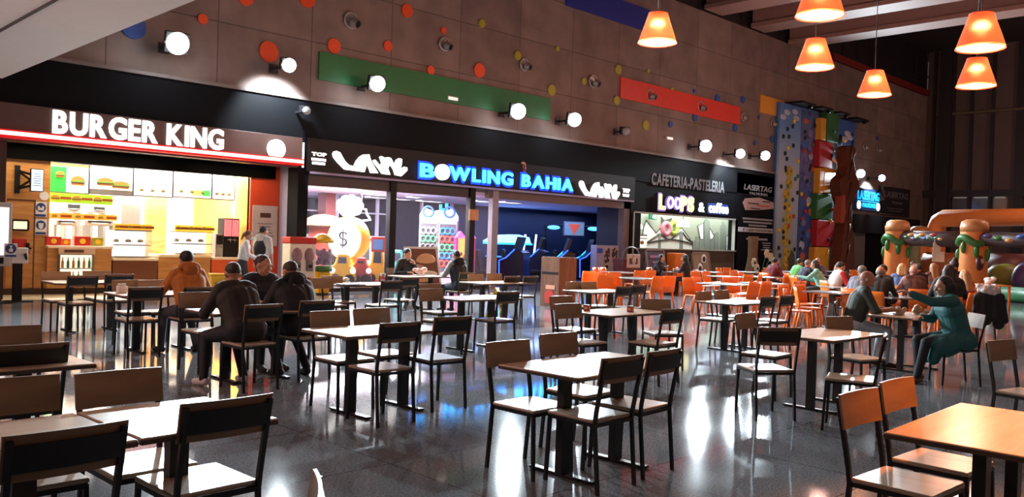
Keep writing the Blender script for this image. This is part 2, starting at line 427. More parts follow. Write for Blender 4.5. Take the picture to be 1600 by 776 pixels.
# pendant lamps
shade_m = bpy.data.materials.new('red_fabric_shade'); shade_m.use_nodes = True
nt = shade_m.node_tree; pb = nt.nodes['Principled BSDF']; pb.inputs['Base Color'].default_value = lin((214, 60, 34))+(1,); pb.inputs['Roughness'].default_value = .7
tr = nt.nodes.new('ShaderNodeBsdfTranslucent'); tr.inputs['Color'].default_value = lin((250, 92, 46))+(1,)
ms = nt.nodes.new('ShaderNodeMixShader'); ms.inputs[0].default_value = .6
nz = nt.nodes.new('ShaderNodeTexNoise'); nz.inputs['Scale'].default_value = 60
bp = nt.nodes.new('ShaderNodeBump'); bp.inputs['Strength'].default_value = .05; nt.links.new(nz.outputs['Fac'], bp.inputs['Height']); nt.links.new(bp.outputs['Normal'], pb.inputs['Normal'])
rf = nt.nodes.new('ShaderNodeBsdfRefraction'); rf.inputs['IOR'].default_value = 1.35; rf.inputs['Roughness'].default_value = .85; rf.inputs['Color'].default_value = lin((255, 214, 160))+(1,)
m2 = nt.nodes.new('ShaderNodeMixShader'); m2.inputs[0].default_value = .45
nt.links.new(tr.outputs[0], m2.inputs[1]); nt.links.new(rf.outputs[0], m2.inputs[2])
nt.links.new(pb.outputs[0], ms.inputs[1]); nt.links.new(m2.outputs[0], ms.inputs[2]); nt.links.new(ms.outputs[0], nt.nodes['Material Output'].inputs['Surface'])
LAMPS = [(1027,67,60,'red pendant lamp hanging in front of the blue bar'),(1281,25,74,'red pendant lamp cut by the top edge of the photo'),(1273,106,58,'red pendant lamp straight above the climbing towers'),(1366,149,50,'lowest hanging of the six red pendant lamps'),(1532,76,71,'large red pendant lamp at the upper right'),(1525,135,57,'smaller red pendant lamp under the large one at right')]
for px, py, w, lab in LAMPS:
    d = ray(px, py); t = F*.84/w; p = Vector((d.x*t, d.y*t, CAMH+d.z*t))
    o = thing('pendant_lamp', lab, 'lamp', p, 0, 'red pendant lamps')
    prof = [(.21, .64), (.27, .45), (.35, .22), (.42, 0)]
    sh_ = obj('lamp_shade', B().lathe(prof, n=40, caps=False), shade_m, o)
    for rr_, zz_ in ((.42, 0), (.21, .64)): obj('shade_ring', B().tube([(rr_*math.cos(2*PI*j/40), rr_*math.sin(2*PI*j/40), zz_) for j in range(40)], .006, 6, True), red, sh_)
    obj('diffuser', B().cone((0, 0, .02), (0, 0, .03), .405, .405, 36), glow('warm_lamp_diffuser', (255, 206, 168), 1.4), o)
    obj('bulb', B().ell((0, 0, .3), (.06, .06, .09), 14, 8), glow('warm_bulb', (255, 214, 170), 8), o)
    obj('cord', B().cone((0, 0, .4), (0, 0, 14.2-p.z), .012, .012, 8), black, o)
    for zz, e in ((.38, 17), (-.12, 190)):
        l = bpy.data.lights.new('pendant_and_fill_light', 'POINT'); l.energy = e; l.color = (1, .42, .2) if zz < 0 else (1, .72, .45); l.shadow_soft_size = .08
        lo = bpy.data.objects.new('pendant_and_fill_light', l); C.objects.link(lo); lo.location = p+Vector((0, 0, zz))
# world: weak warm ambience of the rest of the hall
w = bpy.data.worlds.new('hall_ambience'); S.world = w; w.use_nodes = True
w.node_tree.nodes['Background'].inputs[0].default_value = (.8, .66, .64, 1); w.node_tree.nodes['Background'].inputs[1].default_value = .07
def area(name, loc, tgt, sx, sy, e, col=(1, 1, 1)):
    l = bpy.data.lights.new(name, 'AREA'); l.shape = 'RECTANGLE'; l.size = sx; l.size_y = sy; l.energy = e; l.color = col
    o = bpy.data.objects.new(name, l); C.objects.link(o); o.location = loc
    o.rotation_euler = (Vector(tgt)-Vector(loc)).to_track_quat('-Z', 'Y').to_euler()
    return o

# added warm fill points without fixtures, over the hall and under the soffit
for p, e in ( ((10.5, 1.0, 5.4), 300), ((2.5, -2.5, 5.0), 160), ((8, -4, 5.4), 300), ((16, 0, 5.4), 300), ((26, 8, 5.4), 420), ((36, 8, 6), 1100), ((20, 13, 6.5), 300), ((10, 13, 8), 300), ((30, 14, 8), 550), ((-.5, 10, 3.3), 850), ((50, 7, 8), 1300), ((44, 2, 8), 900)):
    l = bpy.data.lights.new('pendant_and_fill_light', 'POINT'); l.energy = e*.42; l.color = (1, .54, .44); l.shadow_soft_size = .3
    lo = bpy.data.objects.new('pendant_and_fill_light', l); C.objects.link(lo); lo.location = p

l = bpy.data.lights.new('pendant_and_fill_light', 'SPOT'); l.energy = 620; l.color = (1, .27, .04); l.shadow_soft_size = .15; l.spot_size = math.radians(72); l.spot_blend = .6
lo = bpy.data.objects.new('pendant_and_fill_light', l); C.objects.link(lo); lo.location = (5.1, .75, 3.0)
# ------------------------------------------------------------------ burger counter
def A(px, py, Y): return aty(px, py, Y)
def pbox(b, x0, y0, x1, y1, Y, d0, d1):                 # box measured from the photo on the plane Y
    a, c, z0, z1 = rect(x0, y0, x1, y1, Y); return b.box(a, c, Y+d0, Y+d1, z0, z1)
bronze = mat('bronze_fascia', (92, 70, 66), .45, .2)
XL, XR = 4.0, 11.65
YB = 21.2
# room of the counter
struct('wall_counter_back', B().box(XL, XR, 24.6, 24.7, 0, 3.6), mat('kitchen_white_tile', (235, 230, 222), .35))
struct('ceiling_counter', B().box(XL, XR, 20.1, 24.7, 3.36, 3.46), mat('counter_ceiling', (70, 60, 58), .6))
struct('wall_counter_left', B().box(XL-.15, XL, 20, 24.7, 0, 4), mat('kitchen_side_wall', (225, 200, 150), .5))
xr = A(389, 330, YB)[0]
struct('wall_counter_right', B().box(xr, xr+.08, YB, 24.7, 0, 3.36), mat('mustard_side_wall', (232, 170, 70), .5))
struct('wall_counter_red', B().box(xr, XR+.3, YB-.06, YB+.1, 0, 3.36), mat('red_orange_wall', (206, 66, 26), .5))
struct('wall_pillar', B().box(3.9, A(7, 330, 20)[0], 19.95, 21.1, 0, 4.1), mat('dark_brown_pillar', (58, 36, 30), .5))
xa, xb = A(7, 380, YB)[0], A(76, 380, YB)[0]
struct('wall_wood_panel', B().box(xa-.4, xb, YB, YB+.1, 0, 3.36), oak)
struct('baseboard_counter', B().box(xa-.4, XR-.3, YB-.03, YB, 0, .14), mat('dark_kick_plate', (50, 36, 32), .5))
struct('floor_counter', B().box(XL, XR, 19.7, 24.6, 0, .004), mat('cream_floor_tile', (214, 196, 160), .2))
b = B(); zt = A(230, 247, YB)[1]
struct('trim_lintel', b.box(XL, XR, YB-.15, YB, 3.02, 3.36), mat('black_lintel', (5, 4, 4), .8, spec=.05))
# door in the wood wall
dx0, dx1 = A(9, 390, YB)[0], A(51, 390, YB)[0]
d = struct('door_1', B().box(dx0, dx1, YB-.025, YB-.002, .16, A(30, 314, YB)[1]), oak)
struct('door_gap', B().box(dx1, dx1+.03, YB-.03, YB-.002, .14, A(30, 313, YB)[1]+.03).box(dx0, dx1, YB-.03, YB-.002, A(30, 314, YB)[1], A(30, 313, YB)[1]+.03), mat('door_gap_brown', (88, 52, 24), .5), parent=d)
b = B(); pbox(b, 19, 345, 42, 358, YB, -.05, -.02); struct('door_window', b, glow('lit_door_window', (255, 236, 200), .9), parent=d)
b = B(); a, c, z0, z1 = rect(18, 344, 43, 359, YB)
for q in ((a, c, z0-.02, z0+.02), (a, c, z1-.02, z1+.02), (a-.02, a+.02, z0, z1), (c-.02, c+.02, z0, z1)): b.box(q[0], q[1], YB-.065, YB-.05, q[2], q[3])
struct('window_frame', b, black, parent=d)
b = B(); pbox(b, 19, 373, 39, 394, YB, -.12, -.03); struct('alarm_box', b, red, parent=d)
b = B(); pbox(b, 38, 379, 42, 396, YB, -.2, -.03); pbox(b, 42, 386, 46, 389, YB, -.16, -.03); struct('door_handle', b, black, parent=d)
# fascia sign
o = thing('fascia_sign', 'bronze sign board with big white lit letters over the burger counter', 'sign', (0, 0, 0))
zb, ztp = 3.46, 4.06
obj('board', B().box(-2.5, XR, 19.72, 19.9, zb, ztp), bronze, o, .01)
obj('light_tube', B().cone((-2.5, 19.62, 3.43), (XR-.05, 19.62, 3.43), .04, .04, 12), glow('pink_white_tube', (255, 190, 186), 3.2), o)
obj('red_trim', B().box(-2.5, XR, 19.6, 19.9, 3.34, 3.385).box(-2.5, XR, 19.6, 19.9, 3.475, 3.5), glow('red_lit_trim', (200, 14, 22), .8), o)
obj('canopy', B().box(-2.5, XR, 19.9, 20.2, 3.3, 3.36), bronze, o)
L0, L1 = A(82, 195, 19.7)[0], A(349, 217, 19.7)[0]
z0a, z1a = A(215, 222, 19.7)[1], A(215, 187, 19.7)[1]
lw = glow('white_letter_face', (255, 254, 250), 1.7)
lettering('BURGER KING', L0, L1, z0a+.01, z1a+.0, 19.72, lw, o, bold=.034, depth=.06, gap=.085)
a, z = A(431, 233, 19.7)
obj('emblem_disc', B().disc((a, z), .245, 19.64, 19.72), lw, o)
for i, (px, py) in enumerate(((55, 227), (155, 238.5), (248, 243), (336, 254))):
    a, z = A(px, py, 20.5)
    p = thing('downlight', 'round downlight under the burger counter canopy, %s from the left' % ORD[i], 'light', (a, 20.5, 3.36), 0, 'downlights under the canopy')
    obj('lens', B().cone((0, 0, -.012), (0, 0, .0), .11, .11, 20), glow('warm_downlight', (255, 230, 200), 3), p)
    obj('ring', B().tube([(.12*math.cos(2*PI*j/24), .12*math.sin(2*PI*j/24), -.01) for j in range(24)], .015, 6, True), grey, p)
# menu boards
MB = [(78, 256, 138, 300, 'menu board with green panel and a burger picture'), (140, 261, 207, 303, 'menu board with two long sandwiches'), (209, 265, 269, 306, 'plain white menu board with small print, left of two'), (271, 268, 330, 308, 'white menu board with green and yellow corner'), (332, 273, 366, 311, 'narrow menu board at the right end of the row')]
bun = mat('bun_brown', (196, 128, 62), .5); lett = mat('lettuce_green', (110, 160, 50), .5); patty = mat('patty_brown', (84, 48, 30), .6)
def burger_pic(par, a, z, s, Y, long=1):
    n = 18
    q = B().prism([(a+s*long*math.cos(PI*i/n), z+.12*s+s*.75*math.sin(PI*i/n)) for i in range(n+1)], Y-.03, Y)
    obj('picture_bun', q.box(a-s*long*.95, a+s*long*.95, Y-.03, Y, z-.65*s, z-.35*s), bun, par)
    obj('picture_patty', B().box(a-s*long, a+s*long, Y-.035, Y, z-.35*s, z-.12*s), patty, par)
    obj('picture_lettuce', B().box(a-s*long*1.08, a+s*long*1.08, Y-.035, Y, z-.12*s, z+.12*s), lett, par)
for i, (x0, y0, x1, y1, lab) in enumerate(MB):
    Y = 21.7; a, c, z0, z1 = rect(x0, y0, x1, y1, Y)
    o = thing('menu_board', lab + ' over the counter', 'menu', (0, 0, 0), 0, 'menu boards over the counter')
    obj('screen', B().box(a, c, Y, Y+.06, z0, z1), W_soft, o)
    q = B()
    for e in ((a-.02, c+.02, z0-.03, z0), (a-.02, c+.02, z1, z1+.02), (a-.025, a, z0, z1), (c, c+.025, z0, z1)): q.box(e[0], e[1], Y-.02, Y+.07, e[2], e[3])
    obj('frame', q, grey, o)
    w, h = c-a, z1-z0
    if i == 0:
        obj('green_panel', B().box(a, a+w*.42, Y-.01, Y, z0, z1-.12*h), glow('lit_green', (40, 170, 60), .7), o)
        obj('orange_strip', B().box(a, c, Y-.012, Y, z1-.1*h, z1), glow('lit_orange', (240, 170, 70), .8), o)
        burger_pic(o, a+w*.72, z0+h*.4, .15, Y); burger_pic(o, a+w*.25, z0+h*.6, .09, Y-.01)
    if i == 1:
        burger_pic(o, a+w*.36, z0+h*.42, .13, Y, 1.5); burger_pic(o, a+w*.72, z0+h*.34, .12, Y, 1.7)
        obj('dark_ground', B().box(a, c, Y-.008, Y, z0, z0+.16*h), mat('menu_grey', (120, 110, 105), .5), o)
    if i >= 2:
        lines(a+.1*w, c-.1*w, z0+.45*h, z1-.15*h, Y, 3, mat('menu_print', (150, 140, 132), .5), o, 'menu_print', .18)
        for k in range(3): burger_pic(o, a+w*(.2+.28*k), z0+h*.2, .045, Y)
    if i == 3:
        obj('green_corner', B().box(a+.76*w, c-.02, Y-.01, Y, z0+.05, z0+.3*h), glow('lit_green2', (60, 180, 70), .7), o)
        obj('yellow_corner', B().box(a+.5*w, a+.74*w, Y-.01, Y, z0+.05, z0+.3*h), glow('lit_yellow', (240, 220, 90), .9), o)
        obj('header_strip', B().box(a-.1, a+.75*w, Y-.03, Y-.01, z1-.02, z1+.09), glow('lit_header', (240, 180, 80), .8), o)
def strip(x0, y0, x1, y1, Y, lab, col, par=None, name='promo_strip', n=6):
    a, c, z0, z1 = rect(x0, y0, x1, y1, Y)
    o = thing(name, lab, 'sign', (0, 0, 0))
    obj('strip_board', B().box(a, c, Y, Y+.02, z0, z1), glow('strip_'+lab.split()[0], col, .8), o)
    for k in range(n):
        xx = a+(c-a)*(k+.5)/n; 
        if k % 2 == 0: burger_pic(o, xx, (z0+z1)/2, (z1-z0)*.32, Y, 1.3)
        else: obj('strip_print', B().box(xx-.12, xx+.12, Y-.01, Y, (z0+z1)/2-.03, (z0+z1)/2+.03), mat('strip_print', (150, 70, 20), .5), o)
    return o
strip(77, 303, 176, 318, 21.6, 'green and yellow promotion strip under the left menu boards', (140, 190, 40))
strip(75, 334, 183, 343, 21.5, 'orange strip of burger pictures over the left serving window', (236, 150, 50))
strip(178, 350, 238, 359, 21.1, 'amber strip of burger pictures over the middle glass display', (246, 176, 40))
strip(273, 352, 333, 362, 21.1, 'yellow strip of burger pictures over the right glass display', (250, 206, 60))
# counters
ctop = mat('counter_top', (240, 222, 190), .25)
def counter(x0, x1, ytop, yb, Y, label, depth=.7, front=None):
    a, c = A(x0, ytop, Y)[0], A(x1, ytop, Y)[0]; z = A((x0+x1)/2, ytop, Y)[1]
    o = thing('service_counter', label, 'counter', ((a+c)/2, Y, 0), 0, 'sections of the burger counter'); w = (c-a)/2
    obj('front_panel', B().box(-w+.01, w-.01, .06, depth, .14, z-.06), front or oak, o)
    obj('counter_top', B().box(-w, w, 0, depth, z-.06, z), ctop, o, .008)
    return o, (a+c)/2, z
c1, cx1, cz1 = counter(75, 177, 384, 456, 21.0, 'tall wooden left section of the burger counter with lit cold case')
c2, cx2, cz2 = counter(178, 248, 403, 456, 20.95, 'lower middle section of the burger counter with dark front', front=mat('dark_wood_front', (112, 62, 34), .5))
c3, cx3, cz3 = counter(249, 331, 398, 456, 21.0, 'wooden right section of the burger counter')
c4, cx4, cz4 = counter(332, 384, 402, 456, 21.02, 'orange fronted end section of the burger counter', front=orange)
# cold case in the left counter front
a, c, z0, z1 = rect(92, 398, 142, 440, 21.06)
o = thing('cold_case', 'small lit cold case of drinks set in the counter front', 'fridge', (0, 0, 0))
obj('case_back', B().box(a, c, 21.03, 21.055, z0, z1), glow('cold_case_light', (255, 244, 214), 1.1), o)
q = B()
for e in ((a-.03, c+.03, z0-.03, z0), (a-.03, c+.03, z1, z1+.03), (a-.03, a, z0, z1), (c, c+.03, z0, z1), (a, c, (z0+z1)/2-.01, (z0+z1)/2+.01)): q.box(e[0], e[1], 20.97, 21.05, e[2], e[3])
obj('case_frame', q, grey, o)
hz = rect(91, 388, 148, 397, 21.0)
obj('header', B().box(hz[0], hz[1], 20.965, 20.995, hz[2], hz[3]), mat('cold_case_header', (214, 180, 150), .5), o)
obj('header_print', B().box(hz[0]+.12, hz[1]-.25, 20.955, 20.965, hz[2]+.04, hz[3]-.03), patty, o)
for i in range(6):
    xx = a+(c-a)*(i+.5)/6
    for zz in (z0+.0, (z0+z1)/2+.015):
        bt = thing('drink_bottle', 'small drink bottle in the lit cold case', 'bottle', (xx, 21.0, zz), 0, 'bottles in the cold case')
        hgt = (z1-z0)*.36
        obj('bottle_body', B().lathe([(.028, 0), (.03, .02), (.03, hgt*.6), (.012, hgt*.85), (.012, hgt)], n=12), [mat('bottle_green', (70, 120, 60), .3), white, mat('bottle_amber', (200, 130, 50), .3), mat('bottle_cola', (50, 34, 30), .3)][(i*2+int(zz*10)) % 4], bt)
        obj('cap', B().cone((0, 0, hgt), (0, 0, hgt+.015), .014, .014, 10), red, bt)
# glass burger displays
glass = mat('clear_glass', (225, 235, 235), .03, alpha=.16)
def glass_display(x0, y0, x1, y1, Y, lab, picks):
    a, c, z0, z1 = rect(x0, y0, x1, y1, Y); w = (c-a)/2; h = z1-z0
    o = thing('glass_display', lab, 'display case', ((a+c)/2, Y, z0))
    obj('glass_case', B().box(-w, w, 0, .012, 0, h).box(-w, -w+.012, 0, .4, 0, h).box(w-.012, w, 0, .4, 0, h), glass, o)
    obj('case_frame', B().box(-w, w, -.01, .41, h, h+.03).box(-w, w, -.01, .41, -.0, .02).box(-w, w, .0, .4, h*.45, h*.45+.02), grey, o)
    obj('backing', B().box(-w, w, .4, .42, 0, h), W_soft, o)
    for k in range(picks):
        burger_pic(o, -w+2*w*(k+.5)/picks, h*.62, .05, .35, 1.3)
    return o
glass_display(179, 361, 237, 402, 21.1, 'glass burger display on the lower middle counter', 3)
glass_display(274, 363, 332, 397, 21.15, 'glass burger display on the right counter', 3)
# serving shelf goods on the left counter
def goods(px, py, w, h, m, lab, kind='box', Y=21.15, top=None):
    a, z = A(px, py, Y); z = top if top is not None else z
    o = thing('food_box' if kind == 'box' else kind, lab, 'packaging', (a, Y, z))
    obj('carton', B().box(-w/2, w/2, 0, .2, 0, h), m, o, .01)
    obj('carton_print', B().disc((0, h*.5), h*.3, -.008, 0), yellow, o)
goods(84, 383, .32, .2, red, 'red food box at left end of the counter', top=cz1)
goods(103, 383, .22, .16, orange, 'orange food box beside the red one on the counter', top=cz1)
goods(129, 383, .36, .22, red, 'red food box in the middle of the left counter', top=cz1)
goods(153, 383, .25, .2, lime, 'lime green food box at the right of the left counter', top=cz1)
# kitchen machines behind
steel = mat('kitchen_steel', (150, 146, 142), .25, .7)
def machine(x0, y0, x1, y1, Y, lab, m, name='kitchen_machine', d=.5, face=None):
    a, c, z0, z1 = rect(x0, y0, x1, y1, Y); w = (c-a)/2; h = z1-z0
    o = thing(name, lab, 'machine', ((a+c)/2, Y, z0))
    obj('cabinet', B().box(-w, w, 0, d, 0, h), m, o, .015)
    obj('control_face', B().box(-w*.8, w*.8, -.015, 0, h*.55, h*.92), face or black, o)
    obj('handle', B().cone((-w*.6, -.04, h*.45), (w*.6, -.04, h*.45), .015, .015, 8), grey, o)
    if Y > 22.3 and z0 > .2:
        for s_ in (-1, 1): obj('stand', B().box(s_*w-.03, s_*w+.03, .05, d-.05, -z0+.004, .0), grey, o)
    return o
machine(104, 318, 127, 333, 23.6, 'grey kitchen machine behind the left serving window', steel)
machine(145, 322, 165, 333, 23.6, 'small steel hood machine right of the other in the kitchen', steel)
machine(185, 312, 222, 400, 23.9, 'tall white kitchen oven behind the middle counter', white, face=steel)
machine(190, 378, 212, 402, 21.6, 'dark till terminal on the middle counter', black, 'till_terminal', .2, steel)
machine(88, 344, 120, 352, 22.6, 'wire rack of bagged food behind the left counter', steel, 'food_rack', .3)
machine(133, 344, 178, 353, 22.6, 'steel warming shelf behind the left counter', steel, 'warming_shelf', .3)
o = machine(350, 341, 374, 402, 21.35, 'black drinks dispenser with red and white lit panel at counter end', black, 'drinks_dispenser', .4)
a, c, z0, z1 = rect(351, 343, 373, 369, 21.33); 
pq = o.location
obj('lit_panel', B().box(a-pq.x, (a+c)/2-pq.x-.01, -.03, -.016, z0-pq.z, z1-pq.z).box((a+c)/2-pq.x+.01, c-pq.x, -.03, -.016, z0-pq.z, z1-pq.z), glow('dispenser_pink', (236, 120, 124), .9), o)
obj('spout', B().cone((-.06, -.05, .5), (-.06, -.05, .4), .02, .015, 8).cone((.06, -.05, .5), (.06, -.05, .4), .02, .015, 8), grey, o)
machine(337, 365, 349, 402, 21.3, 'steel milkshake machine beside the drinks dispenser', steel, 'shake_machine', .3)
struct('wall_oak_column', B().box(A(229, 350, 22.6)[0], A(260, 350, 22.6)[0], 22.6, 22.8, 0, 3.2), oak)
# hanging white promo poster, red wall poster, caution bin
a, c, z0, z1 = rect(362, 300, 384, 342, 22.0)
o = thing('hanging_poster', 'white poster with brown script hanging by the mustard wall', 'poster', (0, 0, 0))
obj('sheet', B().prism([(a, z0+.2), (a+.1, z1-.06), ((a+c)/2, z1), (c-.1, z1-.06), (c, z0+.2), (c-.1, z0), (a+.1, z0)], 22.0, 22.02), W_soft, o)
obj('print', B().box(a+.12, c-.12, 21.98, 22, z0+.3, z0+.42).box(a+.16, c-.1, 21.98, 22, z0+.12, z0+.22).box(a+.2, c-.2, 21.98, 22, z1-.3, z1-.22), bun, o)
a, c, z0, z1 = rect(394, 321, 433, 384, YB-.08)
o = thing('wall_poster', 'white poster with small print on the red wall', 'poster', (0, 0, 0))
obj('sheet', B().box(a, c, YB-.09, YB-.07, z0, z1), mat('poster_paper', (196, 178, 172), .5), o)
w = c-a
obj('badge', B().box(a+w*.3, c-w*.28, YB-.1, YB-.09, z1-.32, z1-.2), patty, o)
lines(a+.12*w, c-.12*w, z0+.15, z1-.45, YB-.09, 6, mat('poster_print', (110, 96, 92), .6), o, 'poster_print', .25)
o = thing('caution_bin', 'small yellow bin with print in front of the orange counter', 'bin', gp(341, 19.4).to_tuple(), -.2)
obj('bin_body', B().prism([(-.14, 0), (.14, 0), (.17, .55), (-.17, .55)], -.14, .14), yellow, o, .015)
obj('bin_lid', B().box(-.18, .18, -.15, .15, .55, .6), yellow, o, .01)
obj('bin_print', B().box(-.09, .09, -.15, -.14, .3, .4).box(-.07, .07, -.15, -.14, .18, .24), mat('bin_print', (120, 80, 20), .5), o)
# wall monitor, round sticker, safety signs
a, c, z0, z1 = rect(49, 265, 67, 298, 20.85)
o = thing('wall_monitor', 'small lit monitor on a black arm on the wooden wall', 'screen', ((a+c)/2, 20.85, (z0+z1)/2))
w, h = (c-a)/2, (z1-z0)/2
obj('monitor_body', B().box(-w-.02, w+.02, 0, .05, -h-.02, h+.02), black, o, .008)
obj('screen', B().box(-w, w, -.01, 0, -h, h), glow('pale_screen', (190, 214, 230), 1), o)
lines(-w*.8, w*.8, -h*.6, h*.7, -.01, 6, mat('screen_print', (90, 110, 130), .5), o, 'screen_print', .25)
obj('wall_arm', B().bar((0, .05, .1), (-.3, .34, .2), .05).bar((0, .05, -.1), (-.3, .34, -.2), .05).bar((-.1, .1, .0), (-.3, .34, .2), .04).bar((-.1, .1, 0), (-.3, .34, -.2), .04).box(-.36, -.26, .3, .345, -.3, .32), black, o)
def safety(x0, y0, x1, y1, Y, lab, icon):
    a, c, z0, z1 = rect(x0, y0, x1, y1, Y); w, h = (c-a)/2, (z1-z0)/2
    o = thing('safety_sign', lab, 'sign', ((a+c)/2, Y, (z0+z1)/2))
    obj('sign_plate', B().box(-w, w, -.01, 0, -h, h), white, o)
    bl = mat('safety_blue', (32, 62, 124), .4)
    obj('round_symbol', B().disc((0, h*.25), w*.82, -.016, -.01), bl, o)
    obj('caption', B().box(-w*.85, w*.85, -.016, -.01, -h*.92, -h*.62), bl, o)
    q = B()
    if icon == 0: q.disc((-w*.35, h*.3), w*.2, -.02, -.016, 14).disc((w*.35, h*.3), w*.2, -.02, -.016, 14).box(-w*.5, w*.5, -.02, -.016, -.02, h*.2)
    elif icon == 1: q.prism([(-w*.45, h*.5), (w*.45, h*.5), (w*.35, -.1*h), (0, -h*.3), (-w*.35, -.1*h)], -.02, -.016)
    else: q.box(-w*.3, w*.3, -.02, -.016, -.2*h, h*.25).box(-w*.25, -w*.1, -.02, -.016, h*.25, h*.6).box(-.03, .03, -.02, -.016, h*.25, h*.7).box(w*.12, w*.27, -.02, -.016, h*.25, h*.6)
    obj('pictogram', q, white, o)
    return o
safety(54, 315, 73, 339, YB-.01, 'blue distance keeping sign on the wooden wall, upper of two', 0)
safety(54, 342, 73, 367, YB-.01, 'blue face mask sign on the wooden wall, lower of two', 1)
a, z = A(69, 306, YB)
tag(obj('round_sticker', B().disc((0, 0), .1, -.012, 0), white, loc=(a, YB, z)), 'small round white sticker above the two blue signs', 'sticker')
# order kiosk and sanitiser stand at the left edge
k = atz(2, 472, 0); 
o = thing('order_kiosk', 'white framed touch screen kiosk cut by the left edge', 'kiosk', (k.x-.1, k.y, 0), -.1)
obj('base_plate', B().box(-.3, .3, -.25, .25, 0, .02), black, o)
obj('post', B().box(-.09, .09, -.05, .05, .02, .75), mat('kiosk_post', (64, 44, 38), .4), o)
obj('screen_frame', B().box(-.26, .24, -.07, .07, .72, 2.0), mat('kiosk_frame', (190, 186, 182), .4), o, .02)
obj('screen', B().box(-.2, .18, -.08, -.07, .95, 1.9), W_soft, o)
obj('reader', B().box(-.1, .1, -.13, -.07, .78, .9), black, o)
s2 = atz(26, 471, 0)
o = thing('sanitizer_stand', 'black post stand with white hand sanitizer unit by the wooden wall', 'stand', (s2.x, s2.y, 0), 0)
obj('base_plate', B().box(-.22, .26, -.16, .16, 0, .02), black, o)
obj('post', B().box(-.08, .08, -.05, .05, .02, .78), black, o)
obj('dispenser', B().box(-.15, .17, -.1, .08, .78, 1.1), mat('dispenser_white', (220, 214, 206), .4), o, .02)
obj('nozzle', B().cone((.1, -.13, .98), (.12, -.16, .86), .035, .02, 10), black, o)
s3 = safety(6, 380, 27, 402, s2.y-.16, 'blue hand washing sign on the sanitizer stand', 2)
# lights inside
area('counter_light', (7.8, 22.2, 3.3), (7.8, 22.4, 0), 6.5, 1.6, 1300, (1, .95, .86))
area('counter_light', (6.5, 20.55, 3.28), (6.5, 20.9, 0), 4, .3, 60, (1, .84, .6))
area('counter_light', (10.3, 20.6, 3.28), (10.3, 20.9, 0), 2, .3, 20, (1, .84, .6))
# ------------------------------------------------------------------ bowling hall front
BX0, BX1 = 11.95, 25.95
struct('wall_arcade_back', B().box(BX0, 36.4, 29.5, 29.6, 0, 3.6), mat('arcade_navy_wall', (34, 44, 74), .6))
struct('wall_arcade_left', B().box(BX0-.12, BX0-.02, 20.1, 29.6, 0, 3.6), mat('arcade_left_wall', (150, 146, 170), .6))
struct('wall_arcade_right', B().box(BX1, BX1+.1, 20.1, 21.58, 0, 3.6).box(36.4, 36.5, 21.6, 29.6, 0, 3.6).box(BX1+.1, 36.5, 21.55, 21.6, 0, 3.6), navy)
struct('ceiling_arcade', B().box(BX0, BX1, 20.12, 21.6, 2.97, 3.07).box(BX0, 36.4, 21.6, 29.5, 2.97, 3.07), mat('arcade_ceiling', (216, 206, 236), .7))
struct('floor_arcade', B().box(BX0, BX1, 20.05, 21.6, 0, .004).box(BX0, 36.4, 21.6, 29.5, 0, .004), mat('arcade_floor', (120, 118, 130), .12))
struct('wall_arcade_divider', B().box(19.0, 19.1, 26.5, 29.5, 0, 2.96).box(19.0, 36.4, 26.4, 26.5, 0, 2.96), mat('arcade_dark_wall', (20, 30, 52), .5))
for i, (px0, px1, py, Y) in enumerate(((496, 548, 298, 22.2), (570, 603, 299, 23.6), (575, 602, 304, 25.5), (617, 640, 306, 25.5), (655, 690, 306, 25.5), (742, 764, 305, 23), (785, 812, 311, 22.4), (640, 656, 299, 23.5))):
    a = A(px0, py, Y)[0]; c = A(px1, py, Y)[0]
    o = thing('ceiling_light', 'long ceiling light panel inside the arcade, %s of the row' % ORD[i], 'light', ((a+c)/2, Y, 2.97), 0, 'ceiling light panels in the arcade')
    obj('diffuser', B().box(-(c-a)/2, (c-a)/2, -.18, .18, -.03, 0), glow('arcade_light_panel', (250, 246, 255), 4), o)
    obj('frame', B().box(-(c-a)/2-.03, (c-a)/2+.03, -.21, -.18, -.035, 0).box(-(c-a)/2-.03, (c-a)/2+.03, .18, .21, -.035, 0), white, o)
struct('trim_arcade_column', B().box(A(509, 330, 25)[0], A(524, 330, 25)[0], 25, 25.5, 0, 2.96), mat('dark_red_column', (110, 30, 30), .5))
struct('trim_arcade_column_b', B().box(A(662, 330, 27)[0], A(676, 330, 27)[0], 27, 27.5, 0, 2.96), mat('dark_red_column', (110, 30, 30), .5))
b = B()
for px in (526, 589, 658, 705):
    a = A(px, 350, 25.9)[0]; b.box(a-.05, a+.05, 25.85, 25.95, 0, 2.96)
b.box(BX0, 19, 25.8, 26, 1.45, 1.55); b.box(BX0, 19, 25.8, 26, 2.35, 2.4)
struct('trim_partition', b, mat('pale_partition', (190, 186, 204), .4))
struct('trim_partition_panel', B().box(BX0, 19, 25.82, 25.98, .3, 1.4), mat('peach_partition_panel', (196, 140, 110), .5))
